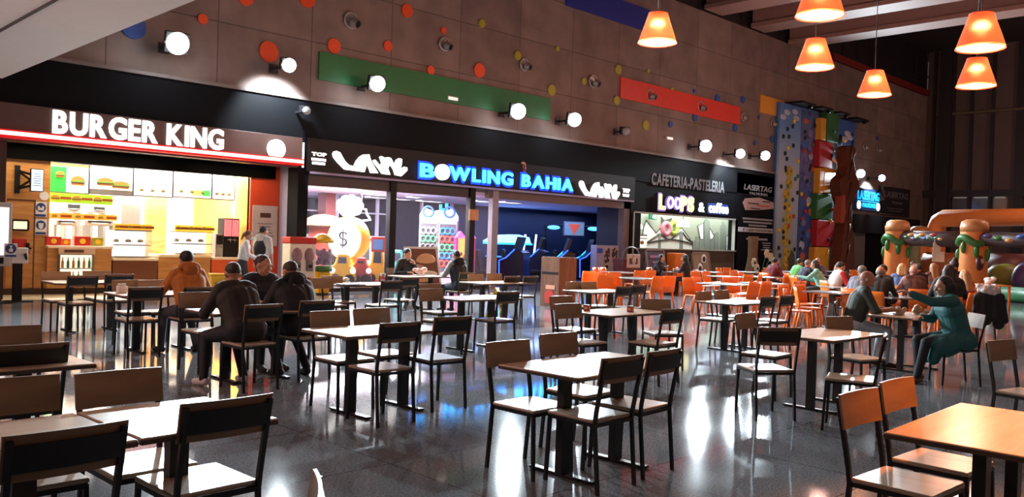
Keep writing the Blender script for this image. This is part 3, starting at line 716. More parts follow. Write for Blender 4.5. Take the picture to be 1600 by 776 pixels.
# fascia with lettering
o = thing('fascia_sign', 'black fascia with blue glowing bowling letters and white pin shapes', 'sign', (0, 0, 0))
obj('board', B().box(BX0-.1, BX1+.05, 19.8, 19.98, 3.22, 4.1), black, o)
obj('edge_rail', B().box(BX0, BX1, 19.78, 19.84, 3.16, 3.22), mat('mauve_lit_rail', (150, 136, 160), .4), o)
Yl = 19.8
zt, zb = A(666, 256, Yl)[1], A(666, 277, Yl)[1]
x0, x1 = A(655, 266, Yl)[0], A(893, 290, Yl)[0]
cy = glow('cyan_letter_face', (44, 188, 255), 8)
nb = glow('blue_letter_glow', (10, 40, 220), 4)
ball0, ball1 = A(679, 268, Yl)[0], A(700, 270, Yl)[0]
bx1 = A(677, 266, Yl)[0]; wx0 = A(701, 270, Yl)[0]
gx1 = A(799, 283, Yl)[0]; hx0 = A(814, 285, Yl)[0]
for txt_, a, c in (('B', x0, bx1), ('WLING', wx0, gx1), ('BAHIA', hx0, x1)):
    lettering(txt_, a, c, zb, zt, Yl-.03, cy, o, bold=.022, depth=.06, gap=.15)
    lettering(txt_, a-.06, c+.06, zb-.07, zt+.07, Yl, nb, o, bold=.065, depth=.03, gap=.06, part='letter_glow_backing')  # enlarged blue copies stand in for the halo around the letters
obj('ball_letter', B().disc(((ball0+ball1)/2, (zb+zt)/2), (ball1-ball0)*.5, Yl-.1, Yl, rz=(zt-zb)*.6), lw, o)
mint = glow('mint_letter_band', (60, 226, 190), 1.3)
P1 = [(115,125),(128,102),(150,97),(185,112),(205,150),(235,200),(270,232),(318,246),(340,195),(372,155),(410,132),(465,130),(472,165),(492,215),(550,310),(480,308),(462,255),(442,220),(418,300),(230,275),(165,210),(125,160)]
P2 = [(502,190),(520,180),(555,222),(577,240),(586,210),(567,155),(582,147),(610,162),(650,157),(674,167),(706,232),(728,182),(752,167),(778,175),(776,220),(764,280),(800,250),(828,256),(830,284),(795,318),(772,340),(716,328),(700,275),(664,222),(645,265),(666,326),(590,317),(556,265),(524,230)]
def to_plane(p): return A(500+p[0]/6.154, 220+p[1]/6.154, Yl)
q1, q2 = [to_plane(p) for p in P1], [to_plane(p) for p in P2]
allq = q1+q2; ax0, ax1 = min(p[0] for p in allq), max(p[0] for p in allq); az0, az1 = min(p[1] for p in allq), max(p[1] for p in allq)
rx0, rx1 = A(904, 290, Yl)[0], A(967, 300, Yl)[0]; rz0, rz1 = A(935, 309, Yl)[1], A(910, 282, Yl)[1]
for g in (0, 1):
    for q in (q1, q2):
        pts = q if g == 0 else [(rx0+(p[0]-ax0)/(ax1-ax0)*(rx1-rx0), rz0+(p[1]-az0)/(az1-az0)*(rz1-rz0)) for p in q]
        obj('pin_shape', B().prism(pts, Yl-.06, Yl), lw, o)
a, z1 = A(487, 237, Yl); c, z0 = A(509, 258, Yl)
lettering('TOP', a, c, z0+.22, z1, Yl, lw, o, bold=.04, depth=.03, split=False)
lines(a, c, z0-.02, z0+.18, Yl, 2, lw, o, 'small_lettering', .7, [1, .9])
a, z1 = A(973, 294, Yl); c, z0 = A(983, 308, Yl)
lettering('TOP', a, c, (z0+z1)/2, z1, Yl, lw, o, bold=.05, depth=.03, split=False)
lines(a, c, z0, (z0+z1)/2-.04, Yl, 2, lw, o, 'small_lettering', .7, [1, .9])
obj('end_bar', B().box(A(473, 250, Yl)[0]-.02, A(473, 250, Yl)[0]+.02, Yl-.03, Yl, 3.3, 3.95), lw, o)
a, z = A(816, 259, 19.9)
o = thing('alarm_sounder', 'small red alarm sounder above the bowling letters', 'alarm', (a, 19.88, z))
obj('sounder_body', B().cone((0, -.02, -.22), (0, -.02, .05), .1, .1, 16), mat('sounder_red', (120, 26, 28), .4), o)
obj('sounder_light', B().ell((0, -.02, .05), (.09, .09, .09), 14, 8), mat('sounder_lens', (190, 120, 120), .2), o)
struct('trim_shutter_box', B().box(BX0, 17.7, 19.95, 20.12, 2.86, 3.22), mat('dark_shutter_box', (62, 58, 62), .4))
struct('trim_portal', B().box(18.55, 25.9, 19.94, 20.12, 2.9, 3.16).box(25.55, 25.9, 19.94, 20.2, 0, 3.16), mat('brown_grey_portal', (104, 90, 88), .45))
xp = A(770, 360, 20)[0]
struct('trim_portal_post', B().box(xp-.13, xp+.13, 19.9, 20.1, 0, 3.16), mat('pale_grey_post', (150, 142, 150), .4))
for k, px in enumerate((611, 735)):
    a = A(px, 350, 20)[0]
    struct('trim_post_%d' % (k+1), B().box(a-.12, a+.1, 19.9, 20.1, 0, 3.22), black)
for k, (a, c) in enumerate(((BX0, A(609, 350, 20)[0]), (A(613, 350, 20)[0], A(733, 350, 20)[0]), (A(738, 350, 20)[0], A(767, 350, 20)[0]))):
    w = struct('window_%d' % (11+k), B().box(a+.02, c-.02, 20.0, 20.012, .1, 2.9), mat('shopfront_glass', (210, 215, 230), .02, alpha=.1))
    struct('window_sill', B().box(a, c, 19.97, 20.05, 0, .1), dark, parent=w)
# ---- machines
def hexagon(c, r, y0, y1, b, n=18): return b.disc(c, r, y0, y1, n)
# twin globe vending machine
a, c, _, z1 = rect(447, 373, 487, 430, 19.3)
o = thing('globe_vending_machine', 'red topped vending machine with two clear globes beside the dark pillar', 'vending machine', ((a+c)/2, 19.3, 0)); w = (c-a)/2
obj('cabinet', B().box(-w, w, -.2, .2, .45, z1-.12), cream, o, .02)
obj('top_panel', B().box(-w-.02, w+.02, -.22, .22, z1-.12, z1+.05), red, o, .03)
obj('stand', B().box(-w*.8, w*.8, -.16, .16, .03, .45), red, o).location = (0, 0, 0)
obj('base', B().box(-w*.95, w*.95, -.2, .2, 0, .04), dark, o)
for s in (-1, 1):
    g = obj('globe', B().ell((s*w*.48, -.2, z1-.42), (w*.38, .1, .2), 16, 10), mat('globe_glass', (150, 110, 110), .1), o)
    obj('coin_mechanism', B().box(s*w*.48-.09, s*w*.48+.09, -.26, -.2, .62, .85), grey, o, .01)
    obj('coin_knob', B().cone((s*w*.48, -.26, .74), (s*w*.48, -.3, .74), .045, .04, 12), black, o)
# mushroom house ride
a, c, z0, z1 = rect(469, 334, 541, 353, 24.2)
X = (a+c)/2; w = (c-a)/2
o = thing('mushroom_house', 'brown capped mushroom house with red stem inside the arcade window', 'ride', (X, 24.2, 0))
obj('cap', B().lathe([(w, z0), (w*.97, z0+.06), (w*.7, z0+(z1-z0)*.55), (w*.35, z0+(z1-z0)*.9), (.02, z1)], n=28), mat('mushroom_cap', (150, 112, 84), .6), o)
obj('cap_underside', B().lathe([(.4, z0-.06), (w*.98, z0)], n=28, caps=True), mat('mushroom_gills', (96, 60, 46), .6), o)
obj('stem', B().lathe([(.62, 0), (.56, .5), (.5, 1.3), (.44, z0)], n=24), mat('mushroom_stem', (176, 62, 28), .5), o)
obj('door_hole', B().box(-.2, .2, -.62, -.5, .1, 1.0), black, o)
obj('lamp', B().ell((-.3, -.5, z0-.3), .07), glow('red_marker_lamp', (255, 70, 50), 4), o)
# toy capsule machine
a, c, _, z1 = rect(488, 366, 521, 430, 19.35); X = (a+c)/2; w = (c-a)/2
o = thing('toy_machine', 'toy capsule machine with yellow lid and clear tub of toys', 'vending machine', (X, 19.4, 0))
obj('tub', B().lathe([(w*.78, .72), (w*.86, z1-.22)], n=24), mat('tub_glass', (206, 190, 214), .1, alpha=.35), o)
obj('lid', B().lathe([(w*.95, z1-.22), (w*.9, z1-.12), (w*.4, z1), (.03, z1+.02)], n=24), yellow, o)
obj('collar', B().lathe([(w*.85, .6), (w*.85, .74)], n=24), mat('toy_collar_green', (70, 120, 60), .4), o)
obj('pedestal', B().box(-w*.5, w*.5, -w*.5, w*.5, .02, .6), yellow, o, .02)
obj('base', B().cone((0, 0, 0), (0, 0, .03), w*.8, w*.8, 20), dark, o)
toys = B()
for k in range(60):
    t = random.uniform(0, 6.3); r = w*.66*math.sqrt(random.random()); toys.ell((r*math.cos(t), r*math.sin(t), .8+random.random()*.35), .055, 8, 5)
tb = obj('toys', toys, mat('mixed_toys', (130, 90, 120), .4, var=.8, scale=9), o, kind='stuff')
# giant coin ride
a, z = A(545, 373, 21.9); R = .66
o = thing('giant_coin_machine', 'glaring white round machine face with thick yellow rim', 'game machine', (a, 21.9, 0), -1.25)
obj('rim', B().cone((0, -.22, z), (0, .22, z), R, R, 40), yellow, o, .04)
obj('lit_face', B().cone((-.0, -.26, z), (0, -.22, z), R*.9, R*.92, 40), glow('lit_coin_face', (250, 250, 255), 5), o)
s = B().tube([(.13*math.cos(t), -.28, z+.1+.1*math.sin(t)) for t in np.linspace(.3, 4.4, 12)] + [(.13*math.cos(t), -.28, z-.1+.1*math.sin(t)) for t in np.linspace(1.6, -2.6, 12)], .035, 8)
obj('coin_mark', s.box(-.02, .02, -.3, -.27, z-.28, z+.28), dark, o)
obj('pedestal', B().lathe([(.6, 0), (.55, .25), (.35, z-R*.9)], n=24), yellow, o)
tp = B()
for k in range(9):
    t = k*2*PI/9; tp.ell((.34*math.cos(t), 0, z+R+.34+.2*math.sin(t)), (.16, .14, .15), 12, 8)
tp.ell((0, 0, z+R+.3), (.36, .18, .3), 16, 10)
obj('topper', tp, glow('lit_topper', (255, 248, 255), 3), o)
b = B()
pts = [A(x, y, 23.2) for x, y in ((556, 317), (563, 318), (565, 326), (572, 327), (573, 334), (577, 340), (579, 343), (566, 345), (552, 343))]
nl = tag(obj('neon_outline', b.tube([(p[0], 23.2, p[1]) for p in pts], .03, 8), glow('white_neon', (250, 250, 255), 5)), 'white zigzag neon line behind the glaring round machine', 'neon light')
obj('hanging_rod', B().cone((pts[2][0], 23.2, pts[2][1]), (pts[2][0], 23.2, 2.965), .012, .012, 6), grey, nl)
# kiddie rides
def kiddie(px, py0, Y, lab, body, trim, screen=False, w=.5):
    a, z1 = A(px, py0, Y)
    o = thing('kiddie_ride', lab, 'ride', (a, Y, 0), -.7)
    obj('base', B().box(-w*.9, w*.9, -.35, .35, 0, .22), trim, o, .04)
    pr = [(-w, .25), (w, .25), (w*.98, .62), (w*.5, .7), (w*.35, z1), (-w*.45, z1), (-w*.6, .75), (-w, .66)]
    obj('car_body', B().prism(pr, -.28, .28), body, o, .05)
    obj('window', B().prism([(-w*.38, .76), (w*.3, .76), (w*.24, z1-.1), (-w*.32, z1-.1)], -.3, .3), mat('ride_window', (40, 50, 70), .15), o)
    for s in (-1, 1):
        obj('wheel', B().cone((s*w*.55, -.34, .3), (s*w*.55, -.27, .3), .15, .15, 18), black, o)
        obj('headlight', B().ell((s*w*.8, -.29, .55), (.08, .04, .08), 12, 8), W_soft, o)
    if screen:
        obj('screen_frame', B().box(-.2, .2, -.4, -.3, z1-.1, z1+.36), red, o, .02)
        obj('screen', B().box(-.15, .15, -.42, -.4, z1-.03, z1+.27), glow('ride_screen', (70, 110, 160), .7), o)
    return o
cyl_y = mat('ride_yellow', (240, 186, 30), .3)
kiddie(538, 396, 20.75, 'yellow kiddie ride car below the glaring round machine', cyl_y, white, w=.36)
kiddie(566, 402, 20.75, 'red kiddie ride car between two yellow rides', red, cyl_y, w=.28)
kiddie(574, 378, 23.4, 'white kiddie ride with striped trim behind the red ride', white, dark, w=.38)
kiddie(592, 388, 21.1, 'yellow kiddie ride with red framed screen', cyl_y, orange, True, w=.36)
kiddie(622, 390, 22.9, 'green and teal kiddie ride right of the black post', mat('ride_teal', (60, 150, 140), .35), white, w=.38)
# luminous prize tower with ring discs
a, c, _, z1 = rect(653, 344, 714, 428, 21.8); X = (a+c)/2; w = 30*Vector((X, 21.8, 0)).dot(RF)/F
o = thing('prize_tower_machine', 'tall white lit prize machine with two doors of coloured rings', 'game machine', (X, 21.8, 0), -.75)
obj('cabinet', B().box(-w, w, 0, .7, 0, z1), mat('machine_white', (206, 206, 222), .35), o, .02)
tp = B().prism([(-w, z1), (w, z1), (w*1.0, z1+.16), (w*.75, z1+.42), (w*.3, z1+.3), (0, z1+.34), (-w*.3, z1+.3), (-w*.75, z1+.42), (-w, z1+.16)], -.05, .6)
obj('topper', tp, glow('lit_white_topper', (220, 232, 246), .9), o)
for s in (-1, 1):
    q = B().tube([(s*w*.55+.17*math.cos(t), -.08, z1+.28+.17*math.sin(t)) for t in np.linspace(0, 6.28, 20)[:-1]], .035, 8, True)
    obj('topper_ring', q, glow('blue_ring', (60, 110, 190), .8), o)
    d = obj('door', B().box(s*w*.5-w*.44, s*w*.5+w*.44, -.04, 0, .45, z1-.12), mat('prize_door_grey', (112, 112, 122), .3), o, .01)
    q = B()
    for e in ((-.46, -.42, .42, z1-.08), (.42, .46, .42, z1-.08)): q.box(s*w*.5+w*e[0], s*w*.5+w*e[1], -.06, 0, e[2], e[3])
    q.box(s*w*.5-w*.46, s*w*.5+w*.46, -.06, 0, z1-.12, z1-.06)
    obj('door_frame', q, white, o)
    cols = [[(190, 190, 196), (90, 190, 130), (120, 120, 128)], [(60, 150, 220), (226, 90, 80), (90, 190, 130)]][(s+1)//2]
    for r in range(5):
        for k in range(3):
            x = s*w*.5+(k-1)*w*.26; zz = z1-.35-r*.27
            obj('prize_ring', B().tube([(x+.085*math.cos(t), -.07, zz+.1*math.sin(t)) for t in np.linspace(0, 6.28, 16)[:-1]], .028, 6, True), glow('prize_%d_%d' % (s, r % 3), cols[r % 3], .55), o)
a, z = A(692, 329, 21.8)
tag(obj('neon_emblem', B().box(a-.16, a-.08, 21.75, 21.8, z-.15, z+.2).box(a-.08, a+.1, 21.75, 21.8, z, z+.07).box(a+.1, a+.18, 21.75, 21.8, z-.15, z+.25), glow('cyan_neon', (40, 190, 255), 3)), 'small cyan neon mark above the white prize machine', 'neon light')
# pink house shaped machine
a, c, _, z1 = rect(718, 372, 752, 430, 20.6); X = (a+c)/2; w = 15*Vector((X, 20.9, 0)).dot(RF)/F
o = thing('claw_machine', 'pink and gold claw machine with house shaped roof', 'game machine', (X, 20.9, 0), -.6)
pk = mat('hot_pink', (214, 50, 150), .35)
obj('lower_cabinet', B().box(-w, w, -.3, .4, 0, .75), pk, o, .02)
obj('lit_window', B().box(-w*.92, w*.92, -.28, .38, .75, z1), glow('claw_light', (255, 200, 110), .95), o)
obj('corner_post', B().box(-w, -w+.05, -.31, .41, .75, z1).box(w-.05, w, -.31, .41, .75, z1).box(-.03, .03, -.31, .41, .75, z1), pk, o)
obj('roof', B().prism([(-w*1.05, z1), (w*1.05, z1), (w*.55, z1+.22), (0, z1), (-w*.55, z1+.22)], -.33, .42), glow('lit_pink_roof', (255, 110, 210), 1.2), o)
pl = B()
for k in range(24): pl.ell((random.uniform(-w*.8, w*.8), -.3, .8+random.random()*.3), (.07, .05, .07), 8, 6)
obj('plush_prizes', pl, mat('plush_red', (206, 70, 40), .7, var=.7, scale=8), o, kind='stuff')
obj('prize_door', B().box(-.15, .15, -.33, -.3, .2, .55), glow('prize_door_light', (255, 240, 230), 1.1), o)
a, c, z0, z1 = rect(733, 327, 747, 344, 19.88)
tag(obj('notice_plate', B().box(a, c, 19.86, 19.9, z0, z1).disc(((a+c)/2, (z0+z1)/2), .09, 19.85, 19.86), mat('beige_notice', (206, 146, 96), .5), bevel=0), 'small beige notice plate on the black window post', 'sign')
# burger A-board in the hall
a, c, z0, z1 = rect(643, 393, 690, 448, 18.6); X = (a+c)/2; w = (c-a)/2
o = thing('poster_stand', 'tilted white framed poster stand with bread picture behind two men', 'sign', (X, 18.6, 0), -.12)
til = Matrix.Rotation(-.28, 4, 'X')
H = 1.35
obj('frame', B().box(-w, -w+.06, -.03, .03, .1, H, til).box(w-.06, w, -.03, .03, .1, H, til).box(-w, w, -.03, .03, H-.06, H, til).box(-w, w, -.03, .03, .1, .16, til), white, o)
obj('poster', B().box(-w+.06, w-.06, -.02, .01, .16, H-.06, til), mat('poster_brown', (110, 70, 52), .5), o)
for (x, z, rx, rz_, mm) in ((.1, .95, .3, .2, mat('bread_tan', (222, 170, 120), .5)), (-.18, .7, .22, .13, mat('bread_tan2', (200, 150, 110), .5)), (.12, .55, .3, .1, cream), (-.1, .4, .24, .12, mat('bread_tan', (222, 170, 120), .5))):
    obj('bread_picture', B().ell(til @ Vector((x*w/.5, -.025, z)), (rx*w/.5, .02, rz_), 18, 8), mm, o)
obj('rear_leg', B().bar((-w+.03, .75, 0), til @ Vector((-w+.03, 0, H)), .03).bar((w-.03, .75, 0), til @ Vector((w-.03, 0, H)), .03).bar((-w+.03, .1, 0), til @ Vector((-w+.03, 0, .15)), .03).bar((w-.03, .1, 0), til @ Vector((w-.03, 0, .15)), .03), grey, o)
# ---- arcade machines in the dark half
dkb = mat('cabinet_dark_blue', (22, 26, 48), .25)
cyn = glow('cyan_edge_light', (40, 170, 255), 3.2)
bln = glow('blue_edge_light', (50, 90, 255), 3)
wh2 = glow('white_blue_panel', (170, 220, 255), 1.3)
def racing(px, Y, lab, w=.55, rz=-.5, scr=(60, 110, 190)):
    a, _ = A(px, 420, Y)
    o = thing('racing_game_cabinet', lab, 'arcade game', (a, Y, 0), rz)
    obj('console', B().prism([(-.1, 0), (.75, 0), (.75, 1.15), (.45, 1.25), (.15, .95), (-.1, .85)], -w, w, 'x'), dkb, o, .03)
    obj('screen', B().prism([(.32, 1.1), (.5, 1.25), (.62, 1.68), (.5, 1.7)], -w*.8, w*.8, 'x'), mat('screen_bezel', (34, 36, 44), .3), o, .01)
    obj('lit_screen', B().prism([(.36, 1.16), (.38, 1.15), (.52, 1.64), (.5, 1.66)], -w*.7, w*.7, 'x'), glow('race_screen_%d' % scr[0], scr, .8), o)
    obj('steering_wheel', B().tube([(.17*math.cos(t), .02-.07*math.sin(t), 1.02+.15*math.sin(t)) for t in np.linspace(0, 6.28, 18)[:-1]], .02, 6, True).bar((-.16, .02, 1.02), (.16, .02, 1.02), .03), black, o)
    obj('seat', B().box(-.25, .25, -1.0, -.45, .3, .46).prism([(-1.02, .46), (-.88, .46), (-1.0, 1.2), (-1.12, 1.2)], -.25, .25, 'x'), black, o, .04)
    obj('floor_plate', B().box(-w, w, -1.1, -.1, 0, .14), dkb, o, .02)
    for s in (-1, 1):
        obj('light_edge', B().tube([(s*(w+.01), y, z) for y, z in ((-.08, .1), (-.1, .85), (.15, .96), (.45, 1.26))], .022, 8), cyn if s < 0 else bln, o)
    return o
racing(790, 21.6, 'racing game with cyan edges left of the lectern', rz=-2.6, scr=(70, 130, 210))
racing(826, 23.6, 'racing game with pale screen just above the lectern top', rz=-2.5, scr=(130, 150, 120))
racing(866, 22.0, 'racing game with lit screen right above the lectern', rz=-2.3, scr=(160, 170, 110), w=.5)
racing(905, 23.6, 'racing game right of the lectern under the screen arch', rz=-2.2, scr=(120, 90, 120), w=.5)
a, c, z0, z1 = rect(776, 366, 820, 432, 25.2); X = (a+c)/2; w = (c-a)/2
o = thing('neon_table_game', 'big dark game table with glowing white and cyan canopy', 'arcade game', (X, 25.4, 0), -.3)
obj('table_body', B().box(-w, w, -.6, .6, .25, .85), dkb, o, .05)
obj('play_surface', B().box(-w*.95, w*.95, -.55, .55, .85, .88), glow('play_surface', (70, 150, 255), 1.2), o)
obj('legs', B().box(-w*.8, -w*.6, -.4, .4, 0, .25).box(w*.6, w*.8, -.4, .4, 0, .25), black, o)
obj('canopy', B().prism([(-w*1.1, 1.45), (w, 1.45), (w*.9, z1-.1), (w*.3, z1), (-w*.6, z1-.05), (-w*1.15, z1-.3)], -.5, .5), wh2, o)
obj('canopy_edge', B().box(-w*1.1, w*1.05, -.55, .55, 1.38, 1.45), cyn, o)
obj('support', B().bar((-w*.9, .3, .85), (-w*.9, .3, 1.4), .08).bar((w*.85, .3, .85), (w*.85, .3, 1.4), .08), dark, o)
for s, px in enumerate((819, 836)):
    a, z1 = A(px, 366, 24.9)
    tag(obj('light_pole', B().bar((a-.14, 24.9, .0), (a+.08, 24.9, z1), .06), glow('white_pole_light', (220, 225, 255), 1.5)), ['slanted white light pole, left of the pair beside the neon game', 'slanted white light pole, right of the pair beside the neon game'][s], 'light')
# screen arch
a, z1 = A(896, 357, 25.2)
o = thing('screen_arch_game', 'arcade arch with hanging picture screen and blue light bars', 'arcade game', (a, 25.2, 0), -.5)
obj('arch_post', B().tube([(-1.3, .2, 0), (-1.25, .1, 1.4), (-1.35, 0, z1+.02), (-1.1, 0, z1+.1)], .05, 8).tube([(1.35, .2, 0), (1.3, .1, 1.4), (1.35, 0, z1-.1), (1.1, 0, z1+.08)], .05, 8), black, o)
obj('arch_beam', B().box(-1.35, 1.35, -.02, .1, z1+.06, z1+.14), black, o, .02)
obj('screen_frame', B().box(-.5, .5, -.1, .02, z1-.34, z1+.3), grey, o, .02)
obj('screen', B().box(-.46, .46, -.12, -.1, z1-.3, z1+.26), glow('picture_screen', (100, 130, 150), .8), o)
obj('screen_picture', B().prism([(-.3, z1+.2), (.3, z1+.2), (.1, z1-.1), (0, z1-.28), (-.1, z1-.1)], -.13, -.12), glow('picture_red', (200, 80, 60), .8), o)
for s in (-1, 1): obj('light_bar', B().ell((s*.95, -.05, z1+.02), (.3, .06, .09), 14, 8), glow('blue_bar_light', (70, 150, 255), 3.5), o)
obj('platform', B().box(-1.4, 1.4, -.9, .3, 0, .12), dkb, o, .02)
# white capsule cabinet
a, c, _, z1 = rect(929, 383, 963, 432, 20.5); X = (a+c)/2; w = 19*Vector((X, 20.5, 0)).dot(RF)/F
o = thing('capsule_cabinet', 'white capsule vending cabinet with speckled windows by the right frame', 'vending machine', (X, 20.55, 0), -.45)
obj('cabinet', B().box(-w, w, -.25, .3, 0, z1), mat('capsule_cabinet_white', (176, 168, 190), .4), o, .015)
obj('blue_label', B().box(-w+.02, -w*.45, -.265, -.25, z1-.3, z1-.12), mat('label_blue', (60, 90, 190), .4), o)
for k in range(2):
    x0_, x1_ = -w*.36+k*w*.68, -w*.36+k*w*.68+w*.6
    obj('window', B().box(x0_, x1_, -.262, -.25, .55, z1-.08), mat('capsule_window', (190, 170, 160), .2), o)
    cp = B()
    for j in range(26): cp.ell((random.uniform(x0_+.05, x1_-.05), -.265, random.uniform(.85, z1-.12)), (.04, .012, .05), 8, 5)
    obj('capsules', cp, mat('dark_capsules', (64, 48, 52), .4), o, kind='stuff')
    obj('coin_knob', B().cone(((x0_+x1_)/2, -.29, .68), ((x0_+x1_)/2, -.25, .68), .06, .06, 14), black, o)
# lectern
p = atz(872, 480, 0)
o = thing('lectern', 'tall brown wooden lectern with slot and red printed front', 'lectern', (p.x, p.y, 0), 0)
lw_ = wood('lectern_wood', (98, 62, 46), (128, 84, 62), .4, (10, 10, 1), 1.4)
obj('side_panel', B().box(0, .62, 0, .03, 0, 1.2).box(0, .62, .57, .6, 0, 1.2), lw_, o)
obj('front_panel', B().box(0, .03, .03, .57, 0, .78).box(0, .03, .03, .57, .84, 1.2), lw_, o)
obj('back_panel', B().box(.59, .62, .03, .57, 0, 1.2), lw_, o)
obj('shelf', B().box(.03, .59, .03, .57, .76, .79).box(.02, .6, .02, .58, 1.14, 1.17), lw_, o)
obj('slot', B().box(-.004, .03, .03, .57, .78, .84), black, o)
lg = B().box(-.012, 0, .12, .42, .42, .52); obj('printed_band', lg, mat('print_white', (214, 150, 120), .5), o)
obj('printed_flame', B().prism([(.14, .08), (.42, .08), (.46, .3), (.34, .42), (.2, .38), (.12, .25)], -.012, 0, 'x'), mat('print_red', (190, 50, 40), .5), o)
# interior lights
area('arcade_light', (14.8, 22.5, 2.9), (14.8, 22.5, 0), 5, 2.5, 1300, (.96, .93, 1))
area('arcade_light', (14.8, 27.2, 2.9), (14.8, 26.5, 0), 5, 2, 260, (.85, .85, 1))
area('arcade_light', (22.2, 22.2, 2.9), (22.2, 22.8, 0), 5, 1, 130, (.4, .5, 1))
area('arcade_light', (27, 25.2, 2.9), (27, 25.0, 0), 8, 1.2, 230, (.3, .42, 1))
# ------------------------------------------------------------------ coffee shop
def poly(pts, ox, oy, s, Y): return [A(ox+p[0]/s, oy+p[1]/s, Y) for p in pts]
CX0, CX1 = 26.6, 34.0
wx0, wx1, wz0, wz1 = rect(988, 330, 1147, 391, 20)
wz0, wz1 = 1.43, 2.8
b = B().box(CX0-.6, 37.3, 19.93, 20.3, wz1, 4.02).box(wx1, 37.3, 19.93, 20.3, 0, wz1)
struct('wall_coffee_front', b, blk)
struct('wall_coffee_counter', B().box(wx0, wx1, 19.96, 20.3, 0, wz0-.05), mat('brown_stone_front', (84, 70, 56), .5, var=.3, scale=3))
struct('trim_coffee_sill', B().box(wx0, wx1, 19.86, 20.35, wz0-.05, wz0), mat('grey_sill', (150, 150, 142), .35))
b = B().box(wx0-.08, wx0, 19.9, 20.1, 0, wz1).box(wx1-.02, wx1+.1, 19.9, 20.1, 0, wz1).box(wx0, wx1, 19.9, 20.1, wz1-.03, wz1+.03)
struct('trim_coffee_frame', b, mat('pale_frame', (170, 172, 166), .4))
YI = 21.4
struct('wall_coffee_back', B().box(CX0-.5, 36.5, YI, YI+.1, 0, 3.4), mat('pale_green_wall', (158, 166, 150), .6))
struct('ceiling_coffee', B().box(CX0-.5, 36.5, 20.3, YI, 3.2, 3.3), white)
struct('wall_coffee_left', B().box(CX0-.5, CX0-.45, 20.3, YI, 0, 3.3), mat('pale_green_wall', (158, 166, 150), .6))
struct('wall_coffee_right', B().box(36.4, 36.5, 20.3, YI, 0, 3.3), mat('pale_green_wall', (158, 166, 150), .6))
# skyline mural
Ym = YI-.004
o = thing('skyline_mural', 'city skyline and bridge mural on the pale coffee shop wall', 'mural', (0, 0, 0))
paint_w = mat('mural_white', (238, 246, 240), .6); ink = mat('mural_ink', (60, 66, 62), .6); greyb = mat('mural_grey', (132, 142, 134), .6, var=.3, scale=14)
wp = [[(120,455),(150,330),(165,225),(190,155),(290,285),(330,240),(350,270),(400,290),(480,250),(550,232),(600,300),(655,380),(655,455)],[(710,210),(770,180),(770,345),(735,345)],[(830,230),(875,310),(860,345),(830,345)],[(995,320),(1025,300),(1065,325),(1065,455),(995,455)]]
for k, p in enumerate(wp):
    q = poly(p, 980, 320, 6.467, Ym)
    obj('mural_silhouette', B().prism(q, Ym-.01, Ym), paint_w, o)
    obj('mural_outline', B().tube([(x, Ym-.012, z) for x, z in q], .022, 6, True), ink, o)
gb = [[(775,455),(775,160),(800,130),(830,170),(835,455)],[(940,455),(945,215),(965,165),(990,215),(995,455)],[(690,455),(690,320),(722,320),(722,455)],[(728,455),(728,345),(770,345),(770,455)],[(838,455),(838,350),(875,350),(875,455)],[(880,455),(880,285),(900,270),(920,285),(920,455)],[(660,455),(660,360),(686,360),(686,455)],[(310,440),(310,285),(336,285),(336,440)],[(525,455),(525,265),(560,265),(560,455)]]
for p in gb: obj('mural_tower', B().prism(poly(p, 980, 320, 6.467, Ym), Ym-.022, Ym), greyb, o)
for p in ([(200,382),(310,358),(430,348),(530,358),(655,392)], [(200,375),(310,300)], [(336,300),(400,345),(440,345),(525,280)], [(560,280),(600,340),(655,380)]):
    obj('bridge_line', B().tube([(x, Ym-.03, z) for x, z in poly(p, 980, 320, 6.467, Ym)], .035, 6), ink, o)
for p, mm in (((385,240), mat('donut_pink', (222, 130, 150), .5)), ((462,232), mat('donut_green', (176, 200, 80), .5))):
    x, z = poly([p], 980, 320, 6.467, Ym)[0]
    obj('mural_donut', B().tube([(x+.27*math.cos(t), Ym-.02, z+.24*math.sin(t)) for t in np.linspace(0, 6.28, 24)[:-1]], .11, 8, True), mm, o)
x, z = poly([(400,175)], 980, 320, 6.467, Ym)[0]
obj('mural_cap', B().prism([(x-.4, z-.1), (x+.3, z-.1), (x+.36, z+.2), (x-.2, z+.08), (x-.45, z+.22)], Ym-.025, Ym), ink, o)
# hanging lamps inside, exit sign, cold display
for px, py, lab in ((1067, 352, 'white dome lamp hanging in front of the skyline mural'), (993, 355, 'white dome lamp at the left edge of the coffee shop window')):
    x, z = A(px, py, 20.85)
    o = thing('dome_lamp', lab, 'lamp', (x, 20.85, z), 0, 'dome lamps in the coffee shop')
    obj('lamp_shade', B().lathe([(.3, -.05), (.27, .08), (.16, .2), (.05, .26)], n=24), glow('dome_lamp_white', (240, 246, 240), 1.3), o)
    obj('cord', B().cone((0, 0, .26), (0, 0, 3.2-z), .012, .012, 8), black, o)
x, z = A(1020, 338, 21.15)
o = thing('exit_sign', 'small green emergency exit sign inside the coffee shop', 'sign', (x, 21.15, z))
obj('sign_box', B().box(-.26, .26, -.03, .03, -.13, .13), glow('exit_green', (20, 90, 60), .5), o)
obj('pictogram', B().box(-.05, .05, -.04, -.03, -.08, .05).ell((.0, -.035, .09), .03, 8, 6).box(.1, .2, -.04, -.03, -.1, .1), glow('exit_white', (200, 240, 210), .6), o)
obj('hanger', B().cone((0, 0, .13), (0, 0, 3.2-z), .01, .01, 6), grey, o)
a, c, z0, z1 = rect(986, 366, 1010, 400, 20.6); w = (c-a)/2
o = thing('pastry_display', 'lit glass pastry display at the left of the coffee shop counter', 'display case', ((a+c)/2, 20.6, 0))
obj('case_body', B().box(-w, w, 0, .6, 0, z0+.3), white, o)
